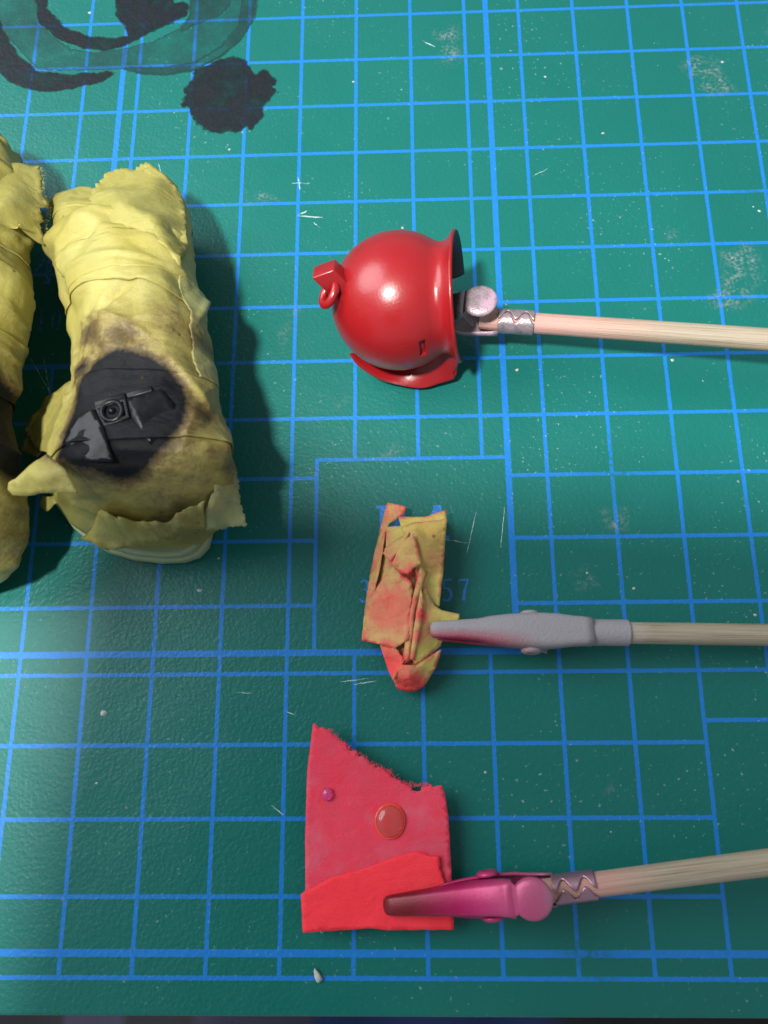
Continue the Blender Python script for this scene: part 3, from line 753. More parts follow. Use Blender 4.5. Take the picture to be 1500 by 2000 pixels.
d1 = drop('paint_drop', 762, 1604, 2.0, .75, M_DROP, 3.35); drop('paint_drop', 640, 1551, .85, .5, M_DROP2, 3.2)
c = bp(762, 1604, 3.3); bm = bmesh.new(); rr = []
for i in range(48):
    a = 2*math.pi*i/48; rr.append([bm.verts.new((c[0]+(2.05+.13*math.cos(b))*math.cos(a)*.96, c[1]+(2.05+.13*math.cos(b))*math.sin(a)*1.05, 3.28+.13*math.sin(b))) for b in np.linspace(0, 2*math.pi, 8, endpoint=False)])
for i in range(48):
    for k in range(8): bm.faces.new((rr[i][k], rr[(i+1) % 48][k], rr[(i+1) % 48][(k+1) % 8], rr[i][(k+1) % 8]))
bpy.context.view_layer.update(); reparent(frombm('drop_rim', bm, M_RIM), d1)
# torn fibres along ripped tape edges
def fibres(edge, root, m, n, ang, spread=.6, ln0=.75):
    bm = bmesh.new()
    for k in range(n):
        i = random.randrange(len(edge)-1); u = random.random(); a = np.array(edge[i])*(1-u)+np.array(edge[i+1])*u
        p = bp(*a); an = random.gauss(ang, spread); ln = random.uniform(.2, 1.)*ln0; dx = np.array([math.cos(an), math.sin(an), random.uniform(-.2, .4)])
        c1 = p-dx*.25; c2 = p+dx*ln*.6; c3 = p+dx*ln+np.array([random.uniform(-.2, .2), random.uniform(-.2, .2), 0]); w = np.array([-dx[1], dx[0], 0])*.028
        bm.faces.new([bm.verts.new(tuple(q)) for q in (c1-w, c1+w, c2+w*.7, c3, c2-w*.7)])
    o = frombm('torn_fibres', bm, m, None, False); o['kind'] = 'stuff'; return reparent(o, root)
fibres([(640, 1424, 3.3), (660, 1442, 3.2), (690, 1468, 3.), (722, 1490, 3.), (757, 1505, 2.9), (786, 1530, 2.8), (803, 1534, 2.8), (838, 1533, 2.8)], red, M_PNK, 150, .9)

# ------------------------------------------------------------------ small packet wrapped in orange-yellow tape
pk = thing('wrapped_packet', 'small flat part wrapped in yellow tape with orange overspray, in the grey clip', 'wrapped part', bp(790, 1170, 0))
bpy.context.view_layer.update()
def redsoot(spots):
    W = [(bp(x, y, 4)[:2], r/13.2, a) for x, y, r, a in spots]
    def fn(P):
        s_ = np.zeros(len(P))
        for c, r, a in W: s_ = np.maximum(s_, a*np.clip(1.25-np.hypot(P[:, 0]-c[0], P[:, 1]-c[1])/r, 0, 1))
        return s_
    return fn
RS = redsoot([(720, 1150, 40, .55), (730, 1100, 30, .55), (745, 1010, 40, .6), (780, 995, 25, .6), (712, 1240, 30, .6), (760, 1300, 50, .95), (800, 1348, 45, 1.25), (805, 1180, 16, .7), (800, 1120, 26, .7), (768, 1100, 14, .8), (822, 1205, 18, .9), (815, 1245, 22, .7), (765, 1190, 80, .7), (745, 1080, 45, .5), (845, 1100, 35, .4), (800, 1060, 30, .35), (755, 1270, 35, .75), (840, 1235, 20, .5), (850, 1060, 40, .25), (800, 1080, 30, .3)])
def pp(name, pts, **k):
    k.setdefault('step', .5); k.setdefault('nz', .16); k.setdefault('nf', .5); k.setdefault('soot', RS); k.setdefault('smoothz', 1); k.setdefault('edgesoot', .9)
    o = patch(name, pts, M_ORG, None, **k); return reparent(o, pk)
# the wrapped core: closed lump
ol = [(742, 1045), (800, 1020), (868, 1012), (862, 1110), (855, 1190), (842, 1250), (848, 1300), (822, 1338), (795, 1346), (772, 1338), (748, 1262), (716, 1245), (724, 1160)]
W = np.array([bp(a, b, 2.)[:2] for a, b in ol]); rs_ = resample(W, .5); V, F = fill(rs_, .5)
dd = np.maximum(0, -polydist(V, rs_)); zt = 1.6+2.9*(1-np.exp(-dd/1.1))
nV = len(V); top = np.c_[V, zt]; botm = np.c_[V, np.full(nV, .25)]
from collections import Counter
ec = Counter(); 
for q in F:
    for a, b in zip(q, q[1:]+q[:1]): ec[a, b] += 1
side = [(b, a, a+nV, b+nV) for (a, b) in ec if (b, a) not in ec]
core = pyd('wrapped_core', np.r_[top, botm], F+[tuple(i+nV for i in q[::-1]) for q in F]+side, M_ORG, None, attr={'soot': np.r_[RS(top), RS(botm)]})
reparent(core, pk)
pp('tape_strip', [(757, 982, 3.2), (793, 990, 3.6), (790, 1003, 3.9), (768, 1018, 4.), (757, 1028, 4.2), (752, 1046, 4.4), (742, 1110, 4.5), (730, 1160, 4.4), (722, 1200, 4.), (716, 1252, 3.), (707, 1252, 2.2), (714, 1185, 2.2), (725, 1115, 2.3), (739, 1050, 2.5)], rag={2, 3, 4}, ragamp=.2)
pp('tape_strip', [(779, 1010, 4.2), (830, 1010, 4.6), (871, 996, 4.2), (873, 1018, 4.8), (840, 1024, 5.), (784, 1030, 5.1)], rag={5}, ragamp=.2)
pp('tape_strip', [(755, 1030, 4.3), (786, 1027, 4.7), (800, 1050, 5.6), (775, 1085, 5.2), (752, 1090, 4.6), (754, 1060, 4.4)])
pp('tape_strip', [(782, 1030, 5.0), (815, 1020, 5.4), (873, 1015, 4.8), (868, 1070, 4.9), (866, 1112, 4.6), (858, 1186, 4.2), (830, 1172, 4.6), (819, 1150, 5.6), (812, 1120, 6.3), (795, 1050, 5.8)], inner=[(808, 1043, 7.4), (826, 1105, 5.4), (840, 1060, 6.2), (845, 1120, 4.8), (825, 1088, 6.6)])
pp('tape_strip', [(775, 1055, 4.8), (800, 1040, 6.6), (790, 1065, 6.5), (772, 1085, 6.0), (766, 1098, 5.9), (748, 1082, 5.4), (752, 1072, 5.)], off=.25, rag={4, 5}, ragamp=.18)
pp('tape_strip', [(808, 1042, 7.5), (818, 1075, 7.0), (823, 1102, 6.6), (806, 1112, 6.7), (797, 1124, 6.4), (783, 1120, 6.2), (776, 1108, 6.), (764, 1103, 6.2), (770, 1092, 6.2), (780, 1066, 6.7)], off=.3, rag={3, 4, 5, 6}, ragamp=.2)
pp('tape_strip', [(770, 1106, 5.4), (788, 1124, 5.6), (802, 1134, 5.9), (807, 1155, 5.7), (802, 1195, 5.6), (798, 1250, 5.5), (772, 1266, 5.), (745, 1260, 4.4), (712, 1252, 3.), (718, 1200, 3.9), (726, 1165, 4.5), (748, 1130, 5.)], inner=[(760, 1180, 5.1), (770, 1215, 5.0)], off=.2, rag={1, 2, 3, 4}, ragamp=.18)
pp('tape_strip', [(820, 1108, 6.2), (835, 1118, 5.2), (824, 1150, 5.6), (812, 1190, 5.7), (800, 1292, 4.8), (785, 1300, 4.6), (793, 1240, 5.3), (808, 1160, 6.0)], off=.3)
pp('tape_strip', [(822, 1150, 5.8), (829, 1180, 5.5), (820, 1230, 5.5), (808, 1290, 5.), (800, 1288, 5.1), (812, 1200, 5.9)], off=.5)
pp('tape_strip', [(824, 1140, 5.4), (850, 1185, 4.6), (862, 1192, 4.8), (898, 1200, 4.4), (893, 1224, 4.4), (868, 1240, 4.2), (860, 1262, 3.8), (835, 1282, 4.6), (812, 1302, 4.8), (806, 1290, 5.1), (816, 1225, 5.5), (824, 1180, 5.5)], off=.15, rag={3}, ragamp=.15, inner=[(840, 1210, 5.2)])
pp('tape_strip', [(742, 1258, 3.8), (772, 1262, 4.8), (790, 1290, 5.0), (786, 1300, 5.2), (768, 1330, 4.), (757, 1305, 3.)], off=.3, rag={1}, ragamp=.2)
pp('tape_strip', [(766, 1320, 3.6), (784, 1298, 5.2), (812, 1300, 5.1), (862, 1268, 3.8), (851, 1305, 3.2), (828, 1340, 2.2), (812, 1350, 1.6), (793, 1351, 1.5), (774, 1344, 2.)], off=.35, inner=[(800, 1325, 4.8), (795, 1340, 3.0)])

# ------------------------------------------------------------------ the two big wrapped legs
class Tube:
    """wrapped limb lying on the mat: rows of (py, px_left, px_right, z_mid, z_top, z_bottom)"""
    def __init__(s, rows, amp, seed, ex=.78, folds=(), lean=0., nc=45, under=0.):
        s.rows = np.array(rows, float); s.amp = amp; s.seed = seed; s.ex = ex; s.folds = folds
        y = s.rows[:, 0]; s.L = np.array([bp(r[1], r[0], r[3]) for r in s.rows]); s.Rr = np.array([bp(r[2], r[0], r[3]) for r in s.rows])
        s.u = np.r_[0, np.cumsum(np.linalg.norm(np.diff((s.L+s.Rr)/2, axis=0), axis=1))]; s.len = s.u[-1]; s.lean = lean; s.under = under; s.make_creases(nc, random.Random(seed))
    def base(s, u, th):
        c3 = lambda A: np.stack([np.interp(u, s.u, A[:, k]) for k in range(3)], -1)
        l, r = c3(s.L), c3(s.Rr); zm, zt, zb = (np.interp(u, s.u, s.rows[:, k]) for k in (3, 4, 5))
        c, n = np.cos(th), np.sin(th); cx = np.sign(c)*np.abs(c)**s.ex; sx = np.sign(n)*np.abs(n)**s.ex
        p = (l+r)/2+(r-l)/2*cx[:, None]
        p[:, 2] = zm+np.where(n > 0, zt-zm, zm-zb)*sx
        up = np.maximum(0, sx)*(zt-zm)                       # the left flank leans inward
        p[:, 0] += s.lean*up*(1-cx)/2
        dn = np.maximum(0, zm-p[:, 2]); p[:, 0] -= s.under*dn*(1+cx)/2       # the right flank is undercut
        return p
    def pts(s, u, th, off=0.):
        u = np.asarray(u, float); th = np.asarray(th, float); p = s.base(u, th); e = .25
        ta = s.base(np.minimum(u+e, s.len), th)-s.base(np.maximum(u-e, 0), th); tb = s.base(u, th+.06)-s.base(u, th-.06)
        n = np.cross(tb, ta); ln = np.linalg.norm(n, axis=1); n = np.where(ln[:, None] > 1e-6, n/np.maximum(ln, 1e-9)[:, None], [0, 0, 1.])
        ctr = s.base(u, th*0)*.5+s.base(u, th*0+math.pi)*.5
        n = np.where(((n*(p-ctr)).sum(1) < 0)[:, None], -n, n)
        a = s.amp; sd_ = s.seed; d = np.empty(len(p))
        for i, q in enumerate(p):
            v_ = mn.voronoi(Vector((q[0]*.10+sd_, q[1]*.12, q[2]*.10)))[0]
            d[i] = a*(.55-1.5*(v_[1]-v_[0]))-a*.5*(abs(mn.noise((q[0]*.10+sd_, q[1]*.26+.06*q[0], q[2]*.12)))*2-.5)-a*.16*(abs(mn.noise((q[0]*.25+sd_, q[1]*.8, q[2]*.25)))*2-.5)
        for (ax, ay), (bx, by), w, h in s.folds:                            # overlapping folds running across the limb
            ab = np.array([bx-ax, by-ay]); L2 = ab@ab; vx, vy = p[:, 0]-ax, p[:, 1]-ay; t = (vx*ab[0]+vy*ab[1])/L2
            sd = (ab[0]*vy-ab[1]*vx)/math.sqrt(L2); fade = np.clip((t+.1)/.2, 0, 1)*np.clip((1.1-t)/.2, 0, 1)*(n[:, 2] > -.2)
            d += h*fade*np.where(sd > 0, np.exp(-np.maximum(0, sd)/w), np.exp(np.minimum(0, sd)/(w*.22)))
        for c0, dr, w, ln_, h in s.creases:                                 # straight sharp creases
            v_ = p-c0; t = v_@dr; side = np.linalg.norm(v_-t[:, None]*dr-((v_*n).sum(1))[:, None]*n*.7, axis=1)
            d += h*np.clip(1-side/w, 0, 1)*np.clip(1.3*(1-np.abs(t)/ln_), 0, 1)
        k = np.minimum(1., np.minimum(u/2.5, (s.len-u)/2.5))
        res = p+n*(d*np.maximum(.15, k)+off)[:, None]
        res[:, 2] = np.maximum(res[:, 2], .12+off)
        return res
    def make_creases(s, n, rnd):
        s.creases = []
        for _ in range(n):
            u = rnd.uniform(2, s.len-3); th = rnd.uniform(-.3, math.pi+.3)
            P0 = s.base(np.array([u]), np.array([th]))[0]; Pu = s.base(np.array([u+.5]), np.array([th]))[0]-P0; Pt = s.base(np.array([u]), np.array([th+.05]))[0]-P0
            Pu /= np.linalg.norm(Pu); Pt /= np.linalg.norm(Pt); an = rnd.gauss(0, .75)
            dr = Pt*math.cos(an)+Pu*math.sin(an); dr /= np.linalg.norm(dr)
            s.creases.append((P0, dr, rnd.uniform(.8, 3.4), rnd.uniform(5, 14), rnd.choice((1, 1, -1))*rnd.uniform(.35, 1.05)))
def foldpx(L_):
    return [(tuple(bp(ax, ay, z)[:2]), tuple(bp(bx, by, z)[:2]), w, h) for ax, ay, bx, by, z, w, h in L_]
def tube_mesh(T, name, m, root, soot, nu=210, nt=160):
    f = []; v = T.pts(np.repeat(np.linspace(0, T.len, nu+1), nt), np.tile(np.arange(nt)*2*math.pi/nt, nu+1))
    for i in range(nu):
        for k in range(nt): q = (k+1) % nt; f.append((i*nt+k, i*nt+q, (i+1)*nt+q, (i+1)*nt+k))
    c0 = len(v); v = np.r_[v, [v[:nt].mean(0)], [v[-nt:].mean(0)]]
    for k in range(nt): q = (k+1) % nt; f.append((c0, q, k)); f.append((c0+1, nu*nt+k, nu*nt+q))
    return reparent(pyd(name, v, f, m, None, attr={'soot': soot(v)}), root)
def tube_strip(T, root, u0, u1, t0, t1, skew, soot, off=.16, m=None, ragend=True, seed=0., wav=.4, ends=(1, 1)):
    """a strip of tape wrapped over the limb: u range at t0, shifted by skew at t1"""
    nt = max(12, int(abs(t1-t0)/.03)); nu = max(6, int((u1-u0)/.28)); UU = []; TT = []; OO = []; f = []
    for i in range(nt+1):
        q = i/nt; sh = skew*q
        for j in range(nu+1):
            r = j/nu; th = t0+(t1-t0)*q
            jit = 0
            if ragend and ((i == 0 and ends[0]) or (i == nt and ends[1])): jit = random.uniform(-.018, .018)+.05*mn.noise((r*6+seed, i*.3, 2.))
            u = u0+(u1-u0)*r+sh+wav*mn.noise((q*2.6+seed, (0 if r < .5 else 5.), 1.))*abs(r*2-1)
            u = min(max(u, .3), T.len-.3)
            lift = .10*max(0, mn.noise((q*5+seed, r*2, 8.)))+(.22*(1-min(1, min(r, 1-r)*5)))*max(0, mn.noise((q*4, seed, r)))
            UU.append(u); TT.append(th+jit); OO.append(off+lift)
    for i in range(nt):
        for j in range(nu): a = i*(nu+1)+j; f.append((a, a+1, a+nu+2, a+nu+1))
    v = T.pts(UU, TT, np.array(OO)); o = pyd('tape_strip', v, f, m or M_YEL, None, attr={'soot': soot(v)})
    return solid(reparent(o, root), .13)
def sootfn(polys, spots, zref):
    PW = [([tuple(bp(x, y, zref)[:2]) for x, y in pl], soft, a) for pl, soft, a in polys]
    SW = [(bp(x, y, zref)[:2], r/14.3, a) for x, y, r, a in spots]
    def fn(P):
        P = np.asarray(P); s_ = np.zeros(len(P))
        for pl, soft, a in PW: d = polydist(P[:, :2], pl); s_ = np.maximum(s_, a*np.clip(.5-d/soft, 0, 1))
        for c, r, a in SW: s_ = np.maximum(s_, a*np.clip(1.3-np.hypot(P[:, 0]-c[0], P[:, 1]-c[1])/r, 0, 1))
        s_[P[:, 2] < 6] *= .25
        return s_
    return fn
leg = thing('wrapped_bundle', 'crumpled yellow tape bundle with a glossy black painted patch and sage sole', 'wrapped part', bp(280, 760, 0))
bpy.context.view_layer.update()
rows = [(384, 200, 270, 8.5, 8.9, 4), (387, 140, 335, 8.8, 9.6, 1.5), (393, 117, 357, 9.5, 11.2, .5), (410, 109, 364, 10.5, 13.6, .3), (440, 104, 370, 12, 17, .3), (490, 100, 374, 13, 21, .3), (540, 114, 378, 14, 23.6, .3), (590, 129, 388, 15, 25, .3), (640, 141, 400, 15.5, 25.5, .3), (690, 146, 410, 16, 26, .3), (740, 143, 417, 16, 26.5, .3),
        (790, 136, 426, 16, 26.5, .3), (840, 118, 438, 16, 26.5, .3), (890, 98, 450, 16, 27, .3), (930, 96, 458, 16, 27, .3), (965, 106, 458, 14, 25.5, .3), (1000, 124, 450, 11, 22, .3), (1030, 150, 430, 8, 17, .3), (1052, 178, 405, 6, 12, .6), (1066, 215, 370, 5, 8, 1.5)]
FD = foldpx([(115, 508, 345, 522, 23, .9, .55), (140, 612, 205, 618, 25, .8, .7), (205, 618, 292, 668, 25, .8, .8), (185, 425, 350, 445, 21, 1.2, .5), (150, 555, 330, 560, 24, 1.6, .35), (250, 640, 395, 600, 25, 1.5, .35), (120, 960, 300, 975, 26, 1.5, .6), (300, 985, 440, 930, 25, 1.6, .6), (190, 985, 220, 1040, 20, .8, .5), (330, 700, 385, 790, 26, 1.1, .55), (365, 800, 350, 880, 26, 1.2, .6), (160, 620, 150, 700, 24, .5, .5), (190, 625, 165, 700, 24, .5, .4)])
T = Tube(rows, .42, 3, .76, FD, lean=.42, nc=42, under=.33)
blackpoly = [(186, 712), (240, 690), (300, 698), (345, 728), (375, 775), (372, 835), (335, 885), (290, 925), (235, 938), (170, 930), (100, 896), (120, 840), (140, 800), (150, 760)]
SF = sootfn([(blackpoly, 3.0, 1.2), ([(150, 640), (250, 620), (380, 700), (425, 830), (400, 930), (330, 950), (140, 930), (120, 800)], 8.5, .58)], [(330, 625, 70, .42), (250, 670, 55, .62), (175, 650, 50, .66), (155, 720, 40, .8), (370, 640, 40, .45), (150, 560, 30, .12), (260, 560, 50, .12), (420, 880, 45, .45), (300, 950, 70, .42), (385, 800, 40, .6)], 25)
tube_mesh(T, 'wrapped_body', M_YEL, leg, SF)
PI = math.pi
tube_strip(T, leg, 3.2, 10.5, -.2, PI*.98, -1.0, SF, .18, seed=1.)
tube_strip(T, leg, 9.0, 18.5, .05, PI*1.05, .8, SF, .16, seed=2.)
tube_strip(T, leg, 16.8, 24.2, -.3, PI*.9, 2.2, SF, .20, seed=3., m=M_YEL)
tube_strip(T, leg, 20.5, 29.0, .35, PI*1.1, -2.5, SF, .14, seed=4.)
tube_strip(T, leg, 41.0, 50.2, .1, PI*.92, 1.4, SF, .26, seed=5.)
tube_strip(T, leg, 21., 40., -.45, .62, 1.2, SF, .22, m=M_SAGT, seed=6.)
def lp(name, pts, m=M_YELF, **k):
    k.setdefault('soot', SF); k.setdefault('step', .6); k.setdefault('nz', .25); k.setdefault('nf', .3); k.setdefault('smoothz', 3)
    return reparent(patch(name, pts, m, None, **k), leg)
# torn flap standing over the top end
lp('tape_flap', [(180, 412, 18.), (186, 382, 17.), (214, 346, 15.5), (240, 338, 15.), (262, 339, 14.5), (290, 325, 14.), (322, 347, 13.), (350, 374, 12.5), (364, 405, 13.), (371, 450, 15.), (372, 500, 17.5), (360, 545, 20.), (330, 490, 23.), (270, 455, 22.4), (215, 445, 21.4)],
   rag={0, 1, 2, 3, 4}, ragamp=.35, inner=[(245, 405, 21.8), (300, 378, 16.8), (335, 430, 17.4), (305, 432, 22.6), (222, 380, 18.8), (262, 374, 15.2), (330, 462, 21.8), (352, 480, 17.5)], smoothz=1, off=1.0)
lp('tape_flap', [(116, 389, 11.5), (180, 396, 13.5), (188, 440, 20.8), (150, 450, 19.8), (106, 450, 13.5)], inner=[(150, 415, 16.5)])
fibres([(180, 412, 19.), (186, 382, 18.), (214, 346, 16.5), (240, 338, 16.), (262, 339, 15.5), (290, 325, 15.)], leg, M_YELF, 110, 2.2, .6, .6)
# flap curling out at the lower left, another one lower down
lp('tape_flap', [(146, 742, 8.), (143, 770, 12), (140, 800, 14.), (112, 850, 14.5), (95, 885, 15.), (72, 878, 8.), (58, 862, 5.5), (48, 842, 4.5), (62, 815, 5.), (82, 800, 5.), (90, 778, 6.)], inner=[(105, 820, 9.)], rag={6, 7}, ragamp=.2)
lp('tape_flap', [(62, 838, 5.2), (92, 838, 6.4), (90, 870, 7.4), (72, 892, 7.), (40, 880, 4.)], rag={4}, ragamp=.2)
lp('tape_flap', [(94, 888, 25.5), (50, 915, 26.5), (12, 940, 26.), (14, 955, 25.), (30, 970, 23.8), (60, 974, 23.), (90, 970, 22.8), (118, 968, 24.), (150, 962, 26.6), (125, 915, 27.4)], inner=[(60, 940, 26.8), (90, 935, 27.3)], smoothz=4)
lp('tape_flap', [(82, 968, 9.), (114, 968, 13.), (118, 980, 13.), (92, 1000, 9.), (78, 986, 8.)], M_YEL, rag={4}, ragamp=.2)
# loose end at the right edge
lp('tape_flap', [(440, 815, 15.5), (456, 885, 15.5), (466, 925, 15.5), (470, 975, 15.5), (484, 1026, 15.), (440, 1036, 14.), (405, 1040, 14.), (396, 1000, 19.), (410, 950, 22.), (425, 890, 21.)], M_SAGT, inner=[(440, 960, 18.5), (430, 1005, 17.)], rag={2, 3, 4, 5}, ragamp=.22)
lp('tape_flap', [(210, 1000, 21.5), (300, 1005, 22.), (400, 975, 21.), (408, 1040, 13.), (355, 1062, 9.5), (280, 1072, 8.5), (220, 1080, 8.), (160, 1052, 9.), (172, 1035, 12.), (190, 990, 20.)], M_YEL, inner=[(250, 1040, 14.5), (320, 1035, 15.), (195, 1025, 15)], rag={4, 5, 6}, ragamp=.2)
# sage plastic sole showing under the tape
def sole(name, ol, z0, z1, m, root, bev=.6):
    bm = bmesh.new(); w = [bp(a, b, z1) for a, b in ol]; w = resample([q[:2] for q in w], .8)
    t_ = [bm.verts.new((x, y, z1)) for x, y in w]; b_ = [bm.verts.new((x, y, z0)) for x, y in w]
    bm.faces.new(t_); bm.faces.new(b_[::-1])
    for i in range(len(w)): j = (i+1) % len(w); bm.faces.new((t_[i], b_[i], b_[j], t_[j]))
    o = reparent(frombm(name, bm, m, None), root); bevel(o, bev, 4); return o
el = lambda cx, cy, rx, ry, a0=0, a1=360, n=40: [(cx+rx*math.cos(math.radians(a0+(a1-a0)*i/n)), cy-ry*math.sin(math.radians(a0+(a1-a0)*i/n))) for i in range(n)]
solepts = [(92, 968), (110, 990), (140, 1030), (165, 1052), (205, 1076), (255, 1091), (310, 1097), (355, 1095), (385, 1085), (403, 1066), (410, 1040), (405, 1000), (380, 960), (200, 930), (120, 940)]
s1 = sole('sole', solepts, .05, 2.6, M_SAGE, leg, .7)
bpy.context.view_layer.update(); s2 = sole('sole_rim', [(112, 985), (150, 1032), (200, 1066), (260, 1082), (315, 1087), (352, 1084), (376, 1072), (392, 1050), (396, 1020), (380, 980), (220, 960), (140, 960)], 2.4, 4.6, M_SAGE, s1, .8)
# painted black details: ledge, square socket with ring, studs, wrinkled skin
def bar(name, a, b, w, h, z, m, root, dz=0.):
    p, q = bp(*a, z), bp(*b, z+dz); d = Vector(q-p); ln = d.length; bm = bmesh.new(); bmesh.ops.create_cube(bm, size=1.)
    R3 = d.to_track_quat('X', 'Z')
    for vtx in bm.verts: vtx.co = R3 @ Vector((vtx.co.x*ln, vtx.co.y*w, vtx.co.z*h))+Vector((p+q)/2)
    o = reparent(frombm(name, bm, m, None), root); bevel(o, .15, 3); return o
ZT = 27.2
bar('ledge', (186, 793), (246, 775), 1.0, .6, ZT-.1, M_BLK, leg); bar('ledge', (248, 774), (298, 760), .8, .55, ZT-.1, M_BLK, leg)
bm = bmesh.new(); oq = [(184, 794), (246, 775), (254, 816), (202, 834)]; iq = [(192, 799), (240, 784), (246, 811), (206, 825)]
rings = [[bm.verts.new(tuple(bp(*q, z_))) for q in L_] for L_, z_ in ((oq, ZT-.6), (oq, ZT+.35), (iq, ZT+.35), (iq, ZT-.3))]
for A_, B_ in zip(rings, rings[1:]):
    for i in range(4): j = (i+1) % 4; bm.faces.new((A_[i], A_[j], B_[j], B_[i]))
bm.faces.new(rings[-1])
for nm_, pl_ in (('panel', [(158, 815, ZT-1.0), (188, 803, ZT-.4), (206, 838, ZT-.1), (226, 905, ZT-.5), (170, 905, ZT-.9), (128, 868, ZT-1.9)]), ('panel', [(252, 784, ZT-.2), (318, 764, ZT-.6), (345, 795, ZT-1.6), (335, 845, ZT-1.7), (296, 872, ZT-.7), (262, 824, ZT-.1)])):
    reparent(patch(nm_, pl_, M_BLK, None, step=.6, th=.5, nz=.06, nf=.5, off=.55), leg)
sock = reparent(frombm('socket', bm, M_BLK, None), leg); bevel(sock, .15, 3); bpy.context.view_layer.update()
def torus(name, px, py, z, R1, r2, m, root):
    c = bp(px, py, z); bm = bmesh.new(); rr = []
    for i in range(36):
        a = 2*math.pi*i/36; rr.append([bm.verts.new((c[0]+(R1+r2*math.cos(b))*math.cos(a), c[1]+(R1+r2*math.cos(b))*math.sin(a), z+r2*math.sin(b))) for b in np.linspace(0, 2*math.pi, 10, endpoint=False)])
    for i in range(36):
        for k in range(10): bm.faces.new((rr[i][k], rr[(i+1) % 36][k], rr[(i+1) % 36][(k+1) % 10], rr[i][(k+1) % 10]))
    return reparent(frombm(name, bm, m), root)
torus('socket_ring', 219, 803, ZT+.2, 1.25, .34, M_BLK, sock)
bm = bmesh.new(); bmesh.ops.create_uvsphere(bm, u_segments=20, v_segments=12, radius=.5); c = bp(219, 803, ZT)
for q in bm.verts: q.co += Vector(c)
reparent(frombm('socket_stud', bm, M_BLK), sock)
# second leg, cut by the frame on the left
leg2 = thing('wrapped_bundle', 'crumpled yellow tape bundle with brown overspray beside the black patched bundle', 'wrapped part', bp(-60, 740, 0))
bpy.context.view_layer.update()
xr = [(268, -90, 9), (276, -20, 9.5), (290, 15, 10.5), (320, 42, 12), (360, 50, 13), (420, 54, 14), (480, 52, 14.5), (520, 51, 14.5), (560, 66, 15), (590, 72, 15), (640, 62, 15), (690, 44, 15), (730, 38, 15), (775, 22, 15), (810, 18, 15), (850, 28, 15), (900, 36, 15), (960, 50, 14), (1020, 53, 12.5), (1060, 48, 11.5), (1100, 34, 10), (1130, 14, 8), (1150, -12, 6), (1165, -60, 5)]
rows2 = []
for k, (y, x, z) in enumerate(xr):
    w = 262 if 2 <= k <= 20 else {0: 40, 1: 190, 21: 210, 22: 150, 23: 50}[k]
    e_ = min(1, k/3., (len(xr)-1-k)/4.)
    rows2.append((y, x-w, x, z, z+11*max(.12, e_)**.6, .3 if 0 < k < len(xr)-1 else 3))
FD2 = foldpx([(-120, 505, 60, 525, 23, .9, .6), (-60, 580, 72, 600, 24, .8, .8), (-100, 410, 50, 430, 22, 1.2, .6), (-40, 650, 50, 680, 25, .9, .6), (0, 700, 20, 790, 25, .8, .7), (-60, 840, 30, 880, 25, 1.2, .7), (-80, 940, 50, 980, 24, 1.2, .5), (10, 900, 30, 1060, 20, 1.2, .9), (-90, 330, 40, 345, 18, .9, .5)])
T2 = Tube(rows2, .5, 11, .78, FD2, lean=.1, nc=46, under=.58)
SF2 = sootfn([([(-160, 730), (-40, 690), (10, 760), (22, 830), (0, 900), (-80, 930)], 3.5, 1.1), ([(-200, 640), (40, 640), (60, 800), (50, 1000), (-50, 1080), (-200, 1060)], 6., .36)], [(20, 600, 40, .22), (0, 470, 50, .15), (20, 980, 60, .28)], 24)
tube_mesh(T2, 'wrapped_body', M_YEL, leg2, SF2)
tube_strip(T2, leg2, 2.5, 10., -.1, PI*.95, 1., SF2, .18, seed=11.)
tube_strip(T2, leg2, 8.2, 17.5, -.25, PI, -1., SF2, .15, seed=12.)
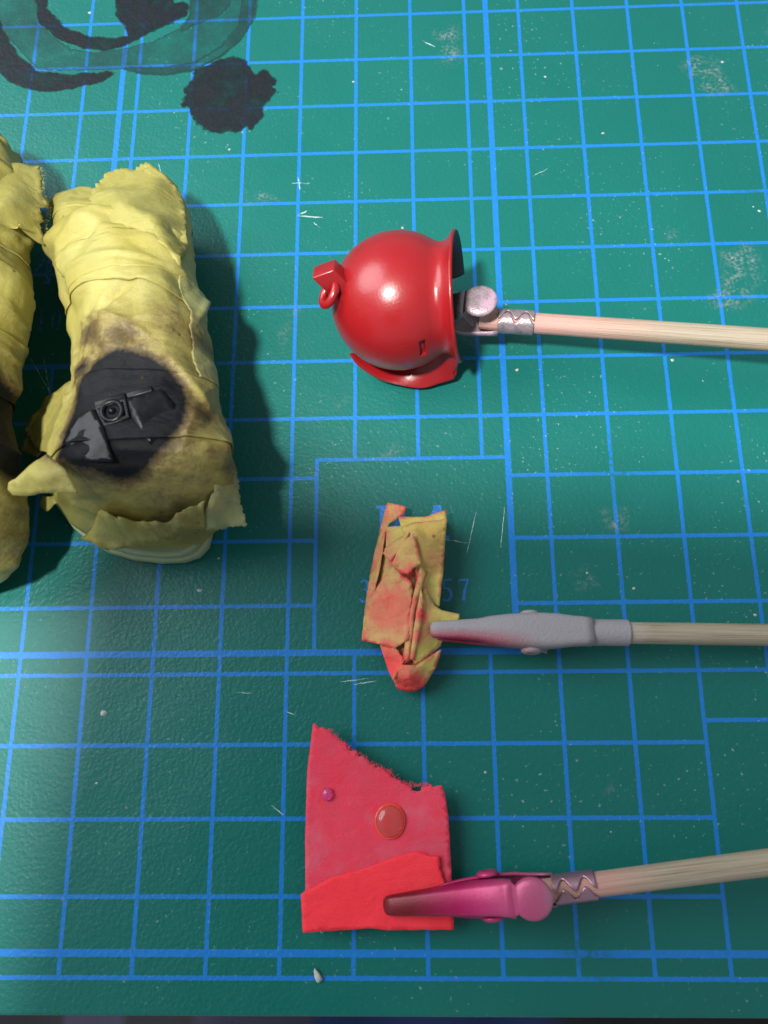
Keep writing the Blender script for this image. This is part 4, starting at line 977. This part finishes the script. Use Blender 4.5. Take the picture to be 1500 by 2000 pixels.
tube_strip(T2, leg2, 16.4, 25.5, -.2, PI*.95, 1.5, SF2, .19, seed=13.)
tube_strip(T2, leg2, 24., 32., -.1, PI*.95, -1.5, SF2, .16, seed=14.)
tube_strip(T2, leg2, 45., 54., -.3, PI*.95, 1.5, SF2, .2, seed=15.)
reparent(patch('tape_flap', [(-40, 330, 20.), (20, 318, 18.), (78, 324, 15.), (82, 345, 15.3), (83, 372, 15.6), (96, 406, 15.), (88, 440, 16.), (90, 468, 15.6), (92, 487, 15.), (68, 475, 16.5), (46, 455, 19.), (30, 425, 23.), (-40, 415, 24.5)], M_YELF, None, step=.6, rag={2, 3, 4, 5, 6, 7}, ragamp=.3, soot=SF2, inner=[(40, 370, 19.), (60, 400, 19.), (10, 390, 23.5)], smoothz=3, nz=.25, nf=.3), leg2)

fibres([(78, 324, 15.), (82, 345, 15.3), (83, 372, 15.6), (96, 406, 15.), (88, 440, 16.), (90, 468, 15.6), (92, 487, 15.)], leg2, M_YELF, 110, .1, .5, .7)

# ------------------------------------------------------------------ the phone above the mat: its shade lies over the near half
ph = thing('phone', 'dark phone held flat above the mat', 'phone', CAM+ROT@np.array([-25., -64., 9.]))
bm = bmesh.new(); pol = []
for cx, cy, a in ((12-9, 12-9, 0), (-62+9, 12-9, 90), (-62+9, -140+9, 180), (12-9, -140+9, 270)): pol += arc(cx, cy, 9, 9, a, a+90, 8)
a_ = [bm.verts.new((x+25, y+64, 0)) for x, y in pol]; b_ = [bm.verts.new((x+25, y+64, 8)) for x, y in pol]
bm.faces.new(a_[::-1]); bm.faces.new(b_)
for i in range(len(pol)): j = (i+1) % len(pol); bm.faces.new((a_[i], a_[j], b_[j], b_[i]))
po = frombm('phone_body', bm, M_PHONE, ph, False); bevel(po, 1.2, 3)
ph.matrix_world = Matrix.Translation(Vector(CAM+ROT@np.array([-25., -64., 9.]))*S) @ Matrix([list(r) for r in ROT]).to_4x4() @ Matrix.Translation((.025, .064, 0)) @ Matrix.Rotation(math.radians(-4), 4, 'Z') @ Matrix.Translation((-.025, -.064, 0))
